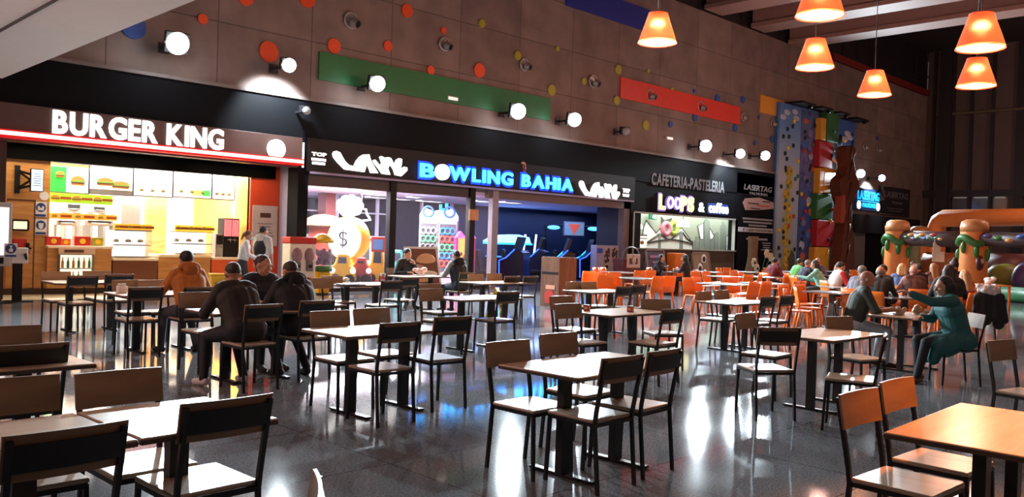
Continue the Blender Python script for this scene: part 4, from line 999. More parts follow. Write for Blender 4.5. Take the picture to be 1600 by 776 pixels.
obj('lit_case', B().box(-w, w, 0, .6, z0+.3, z1), glow('pastry_light', (226, 236, 226), 1), o)
obj('shelf_lines', B().box(-w, w, -.02, .02, z0+.7, z0+.73).box(-w, w, -.02, .02, z1-.05, z1), grey, o)
obj('pastry', B().ell((-.2, -.0, z0+.55), (.12, .06, .08), 10, 6).ell((.2, -.0, z0+.55), (.12, .06, .08), 10, 6), bun, o)
# coffee sign lettering
o = thing('shop_sign', 'dull grey cafeteria lettering on the black coffee shop front', 'sign', (0, 0, 0))
zt, zb = A(1020, 270, 19.93)[1], A(1020, 288.6, 19.93)[1]
lettering('CAFETERIA-PASTELERIA', A(1017, 280, 19.93)[0], A(1131, 292, 19.93)[0], zb, zt, 19.93, mat('dull_grey_letter', (120, 120, 124), .5), o, bold=.03, depth=.04, gap=.05)
o = thing('shop_sign', 'glowing cream and purple letters with white coffee word', 'sign', (0, 0, 0))
zt, zb = A(1030, 303, 19.93)[1], A(1030, 327, 19.93)[1]
lx0, lx1 = A(1027, 316, 19.93)[0], A(1083, 320, 19.93)[0]
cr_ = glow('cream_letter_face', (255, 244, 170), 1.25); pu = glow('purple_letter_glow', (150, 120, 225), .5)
wid = (lx1-lx0)/5
for k, ch in enumerate('LOOPS'):
    x = lx0+k*wid
    if ch == 'O':
        R = wid*.46
        obj('donut_letter', B().tube([(x+wid/2+R*.75*math.cos(t), 19.9, (zb+zt)/2+R*.85*math.sin(t)) for t in np.linspace(0, 6.28, 22)[:-1]], R*.36, 8, True), pu, o)
        obj('donut_icing', B().tube([(x+wid/2+R*.75*math.cos(t), 19.83, (zb+zt)/2+R*.85*math.sin(t)) for t in np.linspace(0, 6.28, 22)[:-1]], R*.22, 8, True), glow('white_pink_icing', (250, 226, 240), 1.3), o)
    else:
        lettering(ch, x+.06*wid, x+.92*wid, zb, zt, 19.89, cr_, o, bold=.05, depth=.05)
        lettering(ch, x, x+.98*wid, zb-.06, zt+.06, 19.92, pu, o, bold=.09, depth=.03, part='letter_glow_backing')
bw = glow('cold_white_letter', (226, 234, 255), 1.15)
lettering('&', A(1090, 322, 19.93)[0], A(1099, 324, 19.93)[0], A(1095, 331, 19.93)[1], A(1095, 316, 19.93)[1], 19.9, bw, o, bold=.03, depth=.05)
lettering('coffee', A(1106, 327, 19.93)[0], A(1136, 328, 19.93)[0], A(1120, 333, 19.93)[1], A(1120, 317, 19.93)[1], 19.9, bw, o, bold=.03, depth=.05)
obj('blue_backing', B().box(A(1105, 327, 19.93)[0], A(1137, 328, 19.93)[0], 19.915, 19.93, A(1120, 335, 19.93)[1], A(1120, 318, 19.93)[1]), glow('blue_sign_back', (30, 50, 120), .3), o)
# A-boards and ice cream freezer before the coffee shop
def aboard(px0, px1, pyt, Y, lab, mback):
    a, c, _, z1 = rect(px0, pyt, px1, pyt+30, Y); w = (c-a)/2
    o = thing('advert_board', lab, 'sign', ((a+c)/2, Y, 0))
    t = Matrix.Rotation(-.16, 4, 'X')
    obj('frame', B().box(-w, -w+.07, -.03, .03, .02, z1, t).box(w-.07, w, -.03, .03, .02, z1, t).box(-w, w, -.03, .03, z1-.07, z1, t).box(-w, w, -.03, .03, .02, .1, t), mat('frame_taupe', (120, 100, 88), .5), o)
    obj('poster', B().box(-w+.07, w-.07, -.02, .01, .1, z1-.07, t), mback, o)
    obj('rear_leg', B().bar((-w+.03, .5, 0), t @ Vector((-w+.03, 0, z1)), .04).bar((w-.03, .5, 0), t @ Vector((w-.03, 0, z1)), .04), dark, o)
    return o, w, z1, t
o, w, z1, t = aboard(1015, 1044, 388, 18.9, 'dark purple poster board behind the two women in black', mat('poster_purple', (58, 40, 58), .5))
obj('poster_print', B().box(-w*.6, w*.5, -.03, -.02, z1-.35, z1-.25, t).box(-w*.4, w*.6, -.03, -.02, z1-.55, z1-.48, t), mat('poster_violet_print', (150, 100, 140), .5), o)
o, w, z1, t = aboard(1087, 1114, 393, 18.9, 'tan poster board with white cups seen from above', mat('poster_tan', (140, 110, 84), .5))
for x, z in ((.25, .78), (-.3, .5), (.2, .32)):
    obj('cup_picture', B().ell(t @ Vector((x*w, -.03, z*z1)), (.3*w, .02, .15*z1), 18, 8), white, o)
    obj('coffee_picture', B().ell(t @ Vector((x*w, -.05, z*z1)), (.17*w, .02, .085*z1), 16, 8), mat('coffee_dark', (50, 32, 26), .4), o)
a, c, _, z1 = rect(975, 386, 1000, 425, 18.7); w = (c-a)/2
o = thing('ice_cream_stand', 'dark red stand with white framed picture and rounded chrome hoop', 'stand', ((a+c)/2, 18.7, 0))
obj('body', B().box(-w, w, 0, .5, 0, 1.05), mat('dark_red_body', (96, 26, 26), .4), o, .03)
obj('hoop', B().tube([(-w, .05, .9)] + [(w*math.cos(t_), .05, z1-.3+.3*math.sin(t_)) for t_ in np.linspace(PI, 0, 10)] + [(w, .05, .9)], .03, 8), grey, o)
obj('picture_frame', B().box(-w*.7, w*.95, -.03, 0, .72, z1-.25), mat('picture_white', (206, 178, 160), .5), o, .01)
obj('picture', B().box(-w*.4, w*.6, -.04, -.03, .85, z1-.4), mat('picture_maroon', (96, 30, 32), .5), o)
obj('picture_figure', B().ell((w*.1, -.045, .98), (.12, .02, .14), 12, 8).ell((w*.1, -.05, 1.16), (.07, .02, .07), 10, 6), mat('figure_grey', (190, 170, 160), .5), o)
a, c, z0, z1 = rect(1045, 395, 1062, 412, 19.6); w = (c-a)/2
o = thing('orange_cabinet', 'orange cabinet between the two women and the counter', 'cabinet', ((a+c)/2, 19.5, 0))
obj('body', B().box(-w, w, -.2, .2, 0, z1), mat('chair_orange', (236, 120, 32), .4), o, .02)
obj('door', B().box(-w*.85, w*.85, -.22, -.2, .1, z1-.5), mat('cabinet_orange_dark', (190, 66, 20), .4), o, .005)
obj('handle', B().cone((w*.5, -.25, z1-.7), (w*.5, -.25, z1-.5), .015, .015, 8), grey, o)
# laser game poster wall
o = thing('wall_advert', 'black advert wall with silver letters and white bar by the climbing towers', 'sign', (0, 0, 0))
Yp = 19.92
a, c, z0, z1 = rect(1149, 277, 1212, 424, Yp)
obj('panel', B().box(a, c, Yp-.02, Yp, 0, 4.9), mat('advert_black', (12, 12, 18), .7, spec=.1), o)
Yq = Yp-.02; sil = mat('silver_letter', (150, 150, 154), .4)
lettering('LASERTAG', A(1162, 294, Yq)[0], A(1205, 297, Yq)[0], A(1185, 298.5, Yq)[1], A(1185, 290, Yq)[1], Yq, sil, o, bold=.02, depth=.02, gap=.05, slant=.25, split=False)
lettering('PALMONES', A(1171, 300, Yq)[0], A(1199, 302, Yq)[0], A(1185, 305, Yq)[1], A(1185, 301, Yq)[1], Yq, sil, o, depth=.02, gap=.08, split=False)
hx = poly([(105,240),(125,205),(240,200),(355,240),(355,290),(240,300),(125,300)], 1140, 270, 5.178, Yq)
obj('hexagon_badge', B().prism(hx, Yq-.015, Yq), mat('badge_pink', (176, 146, 140), .5), o)
for (u0, v0, u1, v1, mm) in ((1169,317,1186,318.5,black),(1192,314.5,1204,316,black),(1183,321,1202,322.5,red),(1173,325,1188,326.3,black)):
    r_ = rect(u0, v0, u1, v1, Yq-.015); obj('badge_print', B().box(r_[0], r_[1], Yq-.025, Yq-.015, r_[2], r_[3]), mm, o)
r_ = rect(1160, 340, 1207, 355, Yq); lines(r_[0], r_[1], r_[2], r_[3], Yq, 3, sil, o, 'advert_lines', .55, [1, .95, .6])
r_ = rect(1153, 356, 1211, 363, Yq); obj('white_bar', B().box(r_[0], r_[1], Yq-.012, Yq, r_[2], r_[3]), mat('advert_bar', (190, 190, 190), .5), o)
lettering('LASERTAGPALMONES', A(1166, 359, Yq)[0], A(1206, 360, Yq)[0], r_[2]+.05, r_[3]-.06, Yq-.012, ink, o, depth=.015, gap=.06, split=False)
lettering('f', A(1160, 359, Yq)[0], A(1163, 359, Yq)[0], r_[2]+.04, r_[3]-.05, Yq-.012, blue, o, bold=.03, depth=.015, split=False)
r_ = rect(1166, 371, 1199, 376, Yq); lines(r_[0], r_[1], r_[2], r_[3], Yq, 1, sil, o, 'advert_lines', .6, [1])
r_ = rect(1189, 378, 1206, 392, Yq); lines(r_[0], r_[1], r_[2], r_[3], Yq, 4, sil, o, 'advert_lines', .45, [.8, .7, .6, 1])
# trunk shaped planter with flowers
a, _ = A(1176, 400, 18.9); zt = A(1176, 369, 18.9)[1]
o = thing('trunk_sculpture', 'pale tree trunk sculpture with white flowers by the black advert wall', 'sculpture', (a, 18.9, 0))
obj('trunk', B().lathe([(.5, 0), (.34, .4), (.23, 1.0), (.2, zt*.6), (.21, zt*.85), (.22, zt)], n=18), mat('pale_bark', (116, 88, 66), .8, var=.35, scale=4, bump=.6), o)
for k, (x, z) in enumerate(((-.75, .95), (.7, .6), (.95, .95), (.65, 1.2), (1.25, .9), (.3, 1.35), (-.5, .7))):
    fl = B()
    for j in range(6): fl.ell((x+.12*math.cos(j*1.047), -.5, z+.12*math.sin(j*1.047)), (.09, .05, .09), 8, 5)
    f = obj('flower', fl, mat('white_petals', (206, 200, 176), .6), o)
    obj('flower_centre', B().ell((x, -.54, z), .06, 8, 6), [mat('centre_dark', (40, 30, 30), .5), yellow][k % 2], f)
    obj('stem', B().bar((x, -.48, z), (x*.4, -.3, .25), .03), green, f)
# ------------------------------------------------------------------ climbing towers
def ramp_mat(name, stops, z0, z1, rough=.5, blotch=None):
    m = bpy.data.materials.new(name); m.use_nodes = True; nt = m.node_tree; b = nt.nodes['Principled BSDF']
    tc = nt.nodes.new('ShaderNodeTexCoord'); sx = nt.nodes.new('ShaderNodeSeparateXYZ'); mr = nt.nodes.new('ShaderNodeMapRange')
    mr.inputs[1].default_value = z0; mr.inputs[2].default_value = z1
    cr = nt.nodes.new('ShaderNodeValToRGB'); e = cr.color_ramp.elements
    while len(e) < len(stops): e.new(.5)
    for i, (p, c_) in enumerate(stops): e[i].position = p; e[i].color = lin(c_)+(1,)
    K = nt.links.new
    K(tc.outputs['Object'], sx.inputs[0]); K(sx.outputs[2], mr.inputs[0]); K(mr.outputs[0], cr.inputs[0])
    out = cr.outputs[0]
    if blotch:
        n = nt.nodes.new('ShaderNodeTexNoise'); n.inputs['Scale'].default_value = 2.2; n.inputs['Detail'].default_value = 3
        K(tc.outputs['Object'], n.inputs['Vector'])
        st = nt.nodes.new('ShaderNodeMapRange'); st.inputs[1].default_value = .52; st.inputs[2].default_value = .6; K(n.outputs['Fac'], st.inputs[0])
        mx = nt.nodes.new('ShaderNodeMix'); mx.data_type = 'RGBA'; mx.inputs[7].default_value = lin(blotch)+(1,)
        K(st.outputs[0], mx.inputs[0]); K(out, mx.inputs[6]); out = mx.outputs[2]
    K(out, b.inputs['Base Color']); b.inputs['Roughness'].default_value = rough
    return m
hold_m = mat('dark_holds', (34, 34, 40), .6); YT = 19.72
def tower(px0, px1, pyt, lab, m, side, Yf=YT):
    a = A(px0, 300, Yf)[0]; c = A(px1, 300, Yf)[0]; zt = A((px0+px1)/2+4, pyt, Yf)[1]; w = (c-a)/2
    o = thing('climbing_tower', lab, 'climbing wall', ((a+c)/2, Yf, 0), 0, 'climbing towers')
    obj('panel', B().box(-w, w, 0, .12, 0, zt), m, o, .01)
    obj('side_panel', B().box(-w, -w+.06, .12, .27, 0, zt).box(w-.06, w, .12, .27, 0, zt), side, o)
    obj('top_bracket', B().box(-w*.3, w*1.05, -.7, .25, zt, zt+.1), black, o)
    obj('pulley', B().cone((w*.6, -.6, zt-.05), (w*.8, -.6, zt-.05), .09, .09, 12), black, o)
    return o, w, zt
def holds(o, w, zt, n, y=0, x0=-.85, x1=.85):
    for k in range(n):
        x = random.uniform(x0*w, x1*w); z = .5+(zt-1.2)*(k+random.random())/n
        obj('climbing_hold', B().ell((x, y-.03, z), (.09, .07, .11), 8, 5), [hold_m, hold_m, hold_m, red, yellow, mat('hold_teal', (70, 110, 110), .5)][random.randrange(6)], o)
def blob(o, name, x, z, rx, rz_, m, y=-.012): obj(name, B().ell((x, y, z), (rx, .02, rz_), 16, 6), m, o)
t1 = ramp_mat('tower_sky_paint', [(0, (132, 146, 150)), (.55, (172, 186, 200)), (.8, (96, 142, 196)), (1, (46, 84, 150))], 0, 9.2)
o, w, zt = tower(1215, 1248, 163, 'sky blue climbing tower with yellow figures painted up the middle', t1, mat('tower_blue_side', (60, 104, 160), .5))
cloud = mat('cloud_paint', (176, 182, 200), .6); yel = mat('ochre_paint', (186, 160, 48), .6)
for x, z in ((-.4, .95), (.35, .965), (.5, .93), (-.75, .92)): blob(o, 'painted_cloud', x*w, z*zt, .3*w, .14, cloud)
for k in range(9):
    z = zt*(.1+.065*k); x = w*.12*math.sin(k*1.9)-.05
    blob(o, 'painted_figure', x, z, w*.36, zt*.034, yel)
    obj('painted_spot', B().ell((x+.1, -.035, z+.05), (.06, .02, .08), 8, 5).ell((x-.2, -.035, z-.08), (.05, .02, .05), 8, 5), mat('ochre_dark', (120, 86, 36), .6), o)
blob(o, 'painted_bush', w*.45, zt*.12, w*.4, zt*.06, mat('bush_paint', (70, 76, 70), .6)); blob(o, 'painted_bush', -.3*w, zt*.03, w*.5, zt*.04, mat('rust_paint', (170, 90, 50), .6))
holds(o, w, zt, 34)
t2 = ramp_mat('tower_sea_paint', [(0, (40, 70, 130)), (.45, (52, 84, 150)), (.7, (110, 104, 150)), (.9, (66, 92, 140)), (1, (60, 100, 150))], 0, 9, blotch=(40, 58, 120))
o, w, zt = tower(1249, 1276, 171, 'deep blue climbing tower with sea scene between sky blue and block towers', t2, mat('tower_navy_side', (34, 50, 100), .5))
for k in range(14):
    blob(o, 'painted_shape', random.uniform(-.6, .6)*w, zt*(.08+.065*k), random.uniform(.15, .35)*w, random.uniform(.1, .25), [mat('paint_mauve', (130, 110, 160), .6), mat('paint_rust', (190, 90, 60), .6), mat('paint_pale', (160, 170, 190), .6), mat('paint_sea', (60, 110, 180), .6)][k % 4])
holds(o, w, zt, 26)
o, w, zt = tower(1280, 1303, 179, 'climbing tower of stacked yellow, green and red blocks', mat('block_tower_back', (70, 84, 110), .5), mat('tower_navy_side', (34, 50, 100), .5))
bl = [(1293,1311,172,222,green),(1284,1291,184,219,yellow),(1281,1301,221,262,red),(1288,1306,263,302,yellow),(1281,1287,262,302,yellow),(1277,1301,303,343,green),(1277,1304,344,385,red),(1273,1296,386,424,yellow)]
for u0, u1, v0, v1, mm in bl:
    r_ = rect(u0, v0, u1, v1, YT-.35)
    obj('block', B().box(r_[0]-o.location.x, r_[1]-o.location.x, -.35, 0, max(.02, r_[2]), r_[3]), mat('block_'+mm.name, {'green_paint': (34, 100, 44), 'red_paint': (168, 26, 34), 'yellow_plastic': (214, 150, 40)}[mm.name], .45), o, .03)
holds(o, w, zt, 18, -.36, -.6, .7)
t4 = ramp_mat('tower_pale_paint', [(0, (100, 110, 120)), (.6, (130, 146, 160)), (.78, (120, 146, 176)), (.84, (56, 100, 170)), (1, (52, 90, 160))], 0, 8.7)
o, w, zt = tower(1305, 1333, 188, 'pale climbing tower with blue top behind the brown tree figure', t4, mat('tower_grey_side', (96, 92, 96), .5))
for x, z in ((.1, .92), (-.2, .88), (.4, .9)): blob(o, 'painted_cloud', x*w, z*zt, .35*w, .16, cloud)
blob(o, 'painted_bird', -.65*w, .87*zt, .2*w, .3, black)
holds(o, w, zt, 20)
Ys = YT-.78
def sp(pts): return [A(1220+p[0]/5.546, 150+p[1]/5.546, Ys) for p in pts]
tree = [(530,440),(570,430),(610,445),(615,490),(590,540),(600,600),(610,680),(640,730),(640,800),(610,860),(585,930),(575,1030),(580,1150),(600,1250),(600,1500),(470,1500),(490,1350),(500,1200),(515,1100),(520,960),(490,880),(470,780),(480,720),(520,680),(540,610),(530,540)]
q = sp(tree); xs = sum(p[0] for p in q)/len(q); zm = min(p[1] for p in q)
o = thing('tree_figure', 'tall brown carved tree figure in front of the pale climbing tower', 'sculpture', (xs, Ys, 0))
obj('trunk', B().prism([(p[0]-xs, max(0, p[1])) for p in q], -.25, .3), mat('brown_carving', (92, 52, 38), .9, var=.3, bump=.5, spec=.15), o, .03)
q2 = sp([(488,860),(510,850),(515,1010),(500,1100),(470,1100)])
obj('side_branch', B().prism([(p[0]-xs, p[1]) for p in q2], -.3, .1), mat('rust_carving', (150, 62, 40), .7), o, .04)
for k in range(6):
    z = 1+k*1.05; obj('bark_ridge', B().tube([(-.3+.1*k % .3, -.28, z), (-.1, -.3, z+.4), (.05, -.28, z+.9)], .05, 6), mat('brown_carving_dark', (70, 40, 30), .7), o)
# laser game screen and banner
Yz = 19.9
a, c, z0, z1 = rect(1335, 295, 1372, 329, Yz); w = (c-a)/2
o = thing('lit_sign', 'black sign with glowing cyan letters under two floodlights', 'sign', ((a+c)/2, Yz, 0))
obj('sign_box', B().box(-w, w, -.1, .1, z0, z1), mat('sign_deep_blue', (16, 30, 60), .4), o, .01)
cg = glow('cyan_sign_letter', (20, 150, 240), 1.8)
h = z1-z0
lettering('LASERTAG', -w*.9, w*.92, z0+h*.48, z0+h*.88, -.1, cg, o, bold=.02, depth=.03, gap=.04)
lettering('PALMONES', -w*.5, w*.6, z0+h*.14, z0+h*.34, -.1, cg, o, bold=.02, depth=.03, gap=.05, split=False)
obj('underline', B().box(-w*.9, w*.9, -.12, -.1, z0+h*.4, z0+h*.43), cg, o)
for s in (-.78, .85): obj('round_mark', B().disc((s*w, z0+h*.22), .22, -.13, -.1), glow('round_mark_white', (230, 245, 255), 2), o)
a, c, z0, z1 = rect(1374, 293, 1421, 336, Yz); w = (c-a)/2
o = thing('banner', 'dark banner with grey letters right of the cyan sign', 'banner', ((a+c)/2, Yz, 0))
obj('cloth', B().box(-w, w, -.02, 0, z0, z1), mat('banner_black', (34, 34, 38), .6), o)
h = z1-z0; gl = mat('banner_grey_letter', (112, 112, 114), .5)
lettering('LASERTAG', -w*.7, w*.85, z0+h*.62, z0+h*.84, -.02, gl, o, bold=.02, depth=.012, gap=.04, split=False)
lettering('PALMONES', -w*.2, w*.5, z0+h*.4, z0+h*.5, -.02, gl, o, depth=.012, gap=.05, split=False)
lines(-w*.6, w*.6, z0+h*.1, z0+h*.28, -.02, 2, gl, o, 'banner_print', .3)
obj('ray_stripes', B().prism([(-w, z1), (-w*.82, z1), (-w*.7, z0+h*.5)], -.03, -.02).prism([(-w, z1-.4), (-w, z1-.9), (-w*.7, z0+h*.5)], -.03, -.02), gl, o)
obj('hem_rod', B().cone((-w, -.01, z0), (w, -.01, z0), .03, .03, 8).cone((-w, -.01, z1), (w, -.01, z1), .03, .03, 8), grey, o)
r_ = rect(1330, 332, 1424, 366, 19.9)
struct('trim_laser_soffit', B().box(r_[0], r_[1], 19.4, 20, r_[2], r_[3]-.25), mat('laser_black_box', (18, 18, 22), .5))
r1, r2, r3 = rect(1334, 366, 1351, 425, 19.9), rect(1352, 366, 1377, 425, 19.9), rect(1378, 366, 1389, 425, 19.9)
struct('door_2', B().box(r1[0], r1[1], 19.9, 20, 0, r_[2]), mat('grey_panel_door', (120, 114, 110), .5))
struct('door_3', B().box(r2[0], r2[1], 19.85, 20, 0, r_[2]), black)
struct('door_4', B().box(r3[0], r3[1], 19.9, 20, 0, r_[2]), mat('grey_panel_door', (120, 114, 110), .5))
# ------------------------------------------------------------------ inflatable castle
io = mat('inflatable_orange', (216, 128, 60), .5); ig = mat('inflatable_green', (54, 112, 52), .45); ib = mat('inflatable_brown', (62, 42, 40), .45); it = mat('inflatable_tan', (190, 130, 76), .45)
c1p, c2p, cbp = gp(1401, 34.0), gp(1521, 31.0), gp(1436, 38.0)
c3p = c2p+(c2p-c1p)*1.0
o = thing('bouncy_castle', 'orange inflatable bouncy castle with green vines and round columns', 'bouncy castle', c1p.to_tuple())
P0 = c1p.copy()
def L(v): return Vector(v)-P0
def column(p, top, r, vine=True):
    q = L(p)
    c_ = obj('column', B().lathe([(r*.95, 0), (r*1.03, .4), (r, 1.4), (r*.97, top-.45), (r*.9, top-.12), (r*.6, top-.02), (.05, top)], c=tuple(q), n=28), io, o)
    obj('column_top', B().lathe([(r*1.0, top-.42), (r*1.02, top-.25), (r*.9, top-.06), (r*.6, top+.02), (.05, top+.04)], c=tuple(q), n=28), it, c_)
    if vine:
        t = np.linspace(0, 6.283, 26)
        obj('vine', B().tube([(q.x+r*1.02*math.cos(k), q.y+r*1.02*math.sin(k), top-.75+.12*math.sin(3*k)) for k in t[:-1]], .13, 8, True), ig, c_)
        for k in range(7):
            a_ = k*.9; obj('vine_leaf', B().ell((q.x+r*1.05*math.cos(a_), q.y+r*1.05*math.sin(a_), top-1.0-.13*(k % 3)), (.1, .1, .22), 10, 7), ig, c_)
column(c1p, 2.85, .46); column(c2p, 2.85, .47); column(c3p, 2.85, .47); column(cbp, 2.75, .42, False)
def beam(p, q, z, r, m, name='beam'):
    p, q = L(p), L(q); obj(name, B().tube([(p.x, p.y, z), ((p.x+q.x)/2, (p.y+q.y)/2, z-.05), (q.x, q.y, z)], r, 14), m, o)
beam(c1p, c2p, 2.18, .3, ib); beam(c2p, c3p, 2.2, .26, ib)
for i in range(16):
    t = .12+.8*i/16; p = c1p.lerp(c2p, t) if i < 10 else c2p.lerp(c3p, (i-9)/8); p = L(p)
    d = Vector((-RF.x, -RF.y, 0))*.27
    mm = [ig, it, mat('inflatable_purple', (86, 62, 120), .45), ig, it, mat('inflatable_blue', (60, 90, 160), .45), ig, mat('inflatable_red', (150, 60, 50), .45)][i % 8]
    obj('beam_ornament', B().ell((p.x+d.x, p.y+d.y, 2.2+.08*math.sin(i*2)), (.22, .22, .1), 10, 7), mm, o)
b1, b2 = gp(1462, 39), gp(1680, 33)
q1_, q2_ = L(b1), L(b2)
obj('big_arch', B().tube([(q1_.x, q1_.y, 0), (q1_.x, q1_.y, 2.0), (q1_.x, q1_.y, 2.8), (q1_.x*.98+q2_.x*.02, q1_.y*.98+q2_.y*.02, 3.05), (q1_.x*.94+q2_.x*.06, q1_.y*.94+q2_.y*.06, 3.2), (q2_.x, q2_.y, 3.2), (q2_.x, q2_.y, 0)], .4, 14), io, o)
# low walls and floor cushion
f1, f2 = gp(1448, 36.5), gp(1500, 35.5)
u = L(f1); v = L(f2); obj('inner_wall', B().tube([(u.x, u.y, .9), (v.x, v.y, .9)], .75, 14), mat('inflatable_rust', (150, 84, 44), .5), o)
u = L(gp(1428, 36)); obj('inner_post', B().cone((u.x, u.y, 0), (u.x, u.y, 2.0), .26, .24, 16), mat('inflatable_khaki', (122, 120, 84), .5), o)
u = L(c1p); v = L(c3p); dn = Vector((RF.x, RF.y, 0)).normalized()*3
obj('floor_cushion', B().prism([(u.x, u.y), (v.x, v.y), (v.x+dn.x, v.y+dn.y), (u.x+dn.x, u.y+dn.y)], 0, .35, 'z'), mat('inflatable_dark', (60, 44, 42), .5), o, .08)
u = L(gp(1568, 29.6)); v = L(gp(1700, 27)); obj('green_bolster', B().tube([(u.x, u.y, .27), (v.x, v.y, .27)], .27, 14), mat('bolster_green', (34, 92, 52), .45), o)
u = L(gp(1573, 32)); obj('green_hump', B().lathe([(.62, .35), (.66, .8), (.62, 1.05), (.45, 1.22), (.05, 1.3)], c=tuple(u), n=22), mat('hump_olive', (112, 116, 36), .5), o)
u = L(gp(1606, 30.5)); obj('purple_cushion', B().ell((u.x, u.y, .75), (.5, .5, .65), 16, 10), mat('cushion_purple', (72, 52, 104), .5), o)
u = L(gp(1545, 35)); v = L(gp(1610, 34)); obj('inner_wall', B().tube([(u.x, u.y, 1.0), (v.x, v.y, 1.0)], .7, 14), mat('inflatable_maroon', (92, 50, 44), .5), o)
u = L(c2p); e = Vector((-RF.x, -RF.y, 0)).normalized()*.44
obj('column_picture', B().ell((u.x+e.x, u.y+e.y, 1.3), (.3, .12, .28), 14, 8), mat('picture_brown', (86, 44, 38), .5), o)
obj('column_picture', B().ell((u.x+e.x*1.15, u.y+e.y*1.15, 1.36), (.15, .1, .12), 12, 8), mat('picture_pale', (196, 180, 172), .5), o)
p = c1p.lerp(c2p, .5); e = Vector((-RF.x, -RF.y, 0)).normalized()*.36
o2 = thing('paper_notice', 'two white paper notices hanging under the castle beam', 'paper', (p.x+e.x, p.y+e.y, 1.4), math.atan2(-RF.x, RF.y))
obj('sheet', B().box(-.2, .08, -.005, .005, .22, .6), mat('paper_white', (206, 196, 190), .6), o2)
obj('sheet', B().box(-.22, .24, -.012, -.002, -.12, .26), mat('paper_white', (206, 196, 190), .6), o2)
obj('hanging_string', B().bar((-.15, 0, .6), (-.15, 0, .75), .01).bar((.05, 0, .6), (.05, 0, .75), .01), white, o2)
# lights at that end
area('coffee_light', (31.4, 20.75, 3.15), (31.4, 21.1, 0), 8.5, .7, 190, (.95, 1, .92))
# ------------------------------------------------------------------ tables and chairs
seatw = wood('beech_seat', (166, 146, 124), (184, 164, 142), .26, (12, 1.2, 12), 1.5)
backw = wood('beech_backrest', (132, 100, 72), (154, 120, 88), .38, (1.2, 12, 9), 1.5)
topw = wood('beech_tabletop', (196, 162, 132), (210, 180, 150), .26, (1.5, 14, 14), 1.2)
edge = mat('tabletop_edge', (84, 66, 52), .45)
legm = mat('black_powder_coat', (20, 19, 20), .42)
def chair_proto():
    o = thing('dining_chair', '', 'chair')
    obj('seat', B().box(-.2, .2, -.19, .21, .445, .468), seatw, o, .008)
    # backrest, gently curved panel leaning back
    b = B(); n = 8
    for side in (0, 1):
        pass
    vs = []; fs = []
    for i in range(n+1):
        x = -.215+.43*i/n; cv = .018*(1-(x/.215)**2)
        for (y, z) in ((-.232-cv, .70), (-.262-cv, .872)):
            vs.append((x, y+.012, z)); vs.append((x, y, z))
    for i in range(n):
        a = 4*i; c = a+4
        fs += [(a, c, c+2, a+2), (a+1, a+3, c+3, c+1), (a+2, c+2, c+3, a+3), (a, a+1, c+1, c)]
    fs += [(0, 2, 3, 1), (4*n, 4*n+1, 4*n+3, 4*n+2)]
    b.add(vs, fs); bk = obj('backrest', b, backw, o)
    vs = []; fs = []
    for i in range(n+1):
        x = -.19+.38*i/n; cv = .018*(1-(x/.215)**2)
        for (y, z) in ((-.241-cv, .735), (-.258-cv, .835)):
            vs.append((x, y-.001, z)); vs.append((x, y-.012, z))
    for i in range(n):
        a = 4*i; c = a+4
        fs += [(a, c, c+2, a+2), (a+1, a+3, c+3, c+1), (a+2, c+2, c+3, a+3), (a, a+1, c+1, c)]
    fs += [(0, 2, 3, 1), (4*n, 4*n+1, 4*n+3, 4*n+2)]
    b = B(); b.add(vs, fs); obj('back_plate', b, legm, bk)
    for s in (-1, 1):
        obj('leg', B().bar((s*.19, -.235, 0), (s*.19, -.195, .44), .022).bar((s*.19, -.195, .43), (s*.192, -.205, .52), .022).bar((s*.192, -.205, .515), (s*.195, -.268, .855), .022), legm, o)
        obj('leg', B().bar((s*.19, .215, 0), (s*.185, .195, .44), .022), legm, o)
    q = B().bar((-.185, -.195, .433), (-.185, .195, .433), .022).bar((.185, -.195, .433), (.185, .195, .433), .022).bar((-.185, .195, .433), (.185, .195, .433), .022).bar((-.185, -.195, .433), (.185, -.195, .433), .022)
    obj('seat_frame', q, legm, o)
    reg(o); return o
def table_proto():
    o = thing('dining_table', '', 'table')
    tt = obj('tabletop', B().box(-.6, .6, -.35, .35, .716, .744), topw, o, .006)
    obj('edge_band', B().box(-.602, .602, -.352, .352, .714, .738), edge, tt, .005)
    for s in (-1, 1):
        obj('column', B().box(s*.3-.045, s*.3+.045, -.03, .03, .02, .715), legm, o)
        bb_ = obj('base_bar', B().box(s*.3-.03, s*.3+.03, -.28, .28, .004, .022), legm, o, .004)
        for e_ in (-.26, .26): obj('glide', B().cone((s*.3, e_, 0), (s*.3, e_, .006), .018, .018, 10), legm, bb_)
        obj('support_plate', B().box(s*.3-.06, s*.3+.06, -.2, .2, .704, .715), legm, o)
    reg(o); return o
def small_table_proto():
    o = thing('cafe_table', '', 'table')
    tt = obj('tabletop', B().box(-.315, .315, -.335, .335, .716, .744), topw, o, .006)
    obj('edge_band', B().box(-.317, .317, -.337, .337, .714, .738), edge, tt, .005)
    obj('column', B().box(-.045, .045, -.03, .03, .02, .715), legm, o)
    for a_ in (0, 1): obj('base_bar', B().box(-.03, .03, -.28, .28, .004, .022) if a_ else B().box(-.24, .24, -.03, .03, .004, .022), legm, o, .004)
    obj('support_plate', B().box(-.06, .06, -.2, .2, .704, .715), legm, o)
    reg(o); return o
SM = small_table_proto(); SM_used = [False]
CH = chair_proto(); TB = table_proto(); CH_used = [False]; TB_used = [False]
def put(proto, flag, loc, rz, label, group):
    if not flag[0]:
        flag[0] = True; proto.location = loc; proto.rotation_euler = (0, 0, rz); proto['label'] = label; proto['group'] = group; return proto
    return dup(proto, loc, rz, label, group)
R_ = math.radians
TABLES = {}
def table(key, desc, x, y, rot=0, full=None):
    TABLES[key] = (desc, x, y, rot)
    put(TB, TB_used, (x, y, 0), R_(rot), full or ('wooden table ' + desc), 'wooden dining tables')
CHAIRS = []
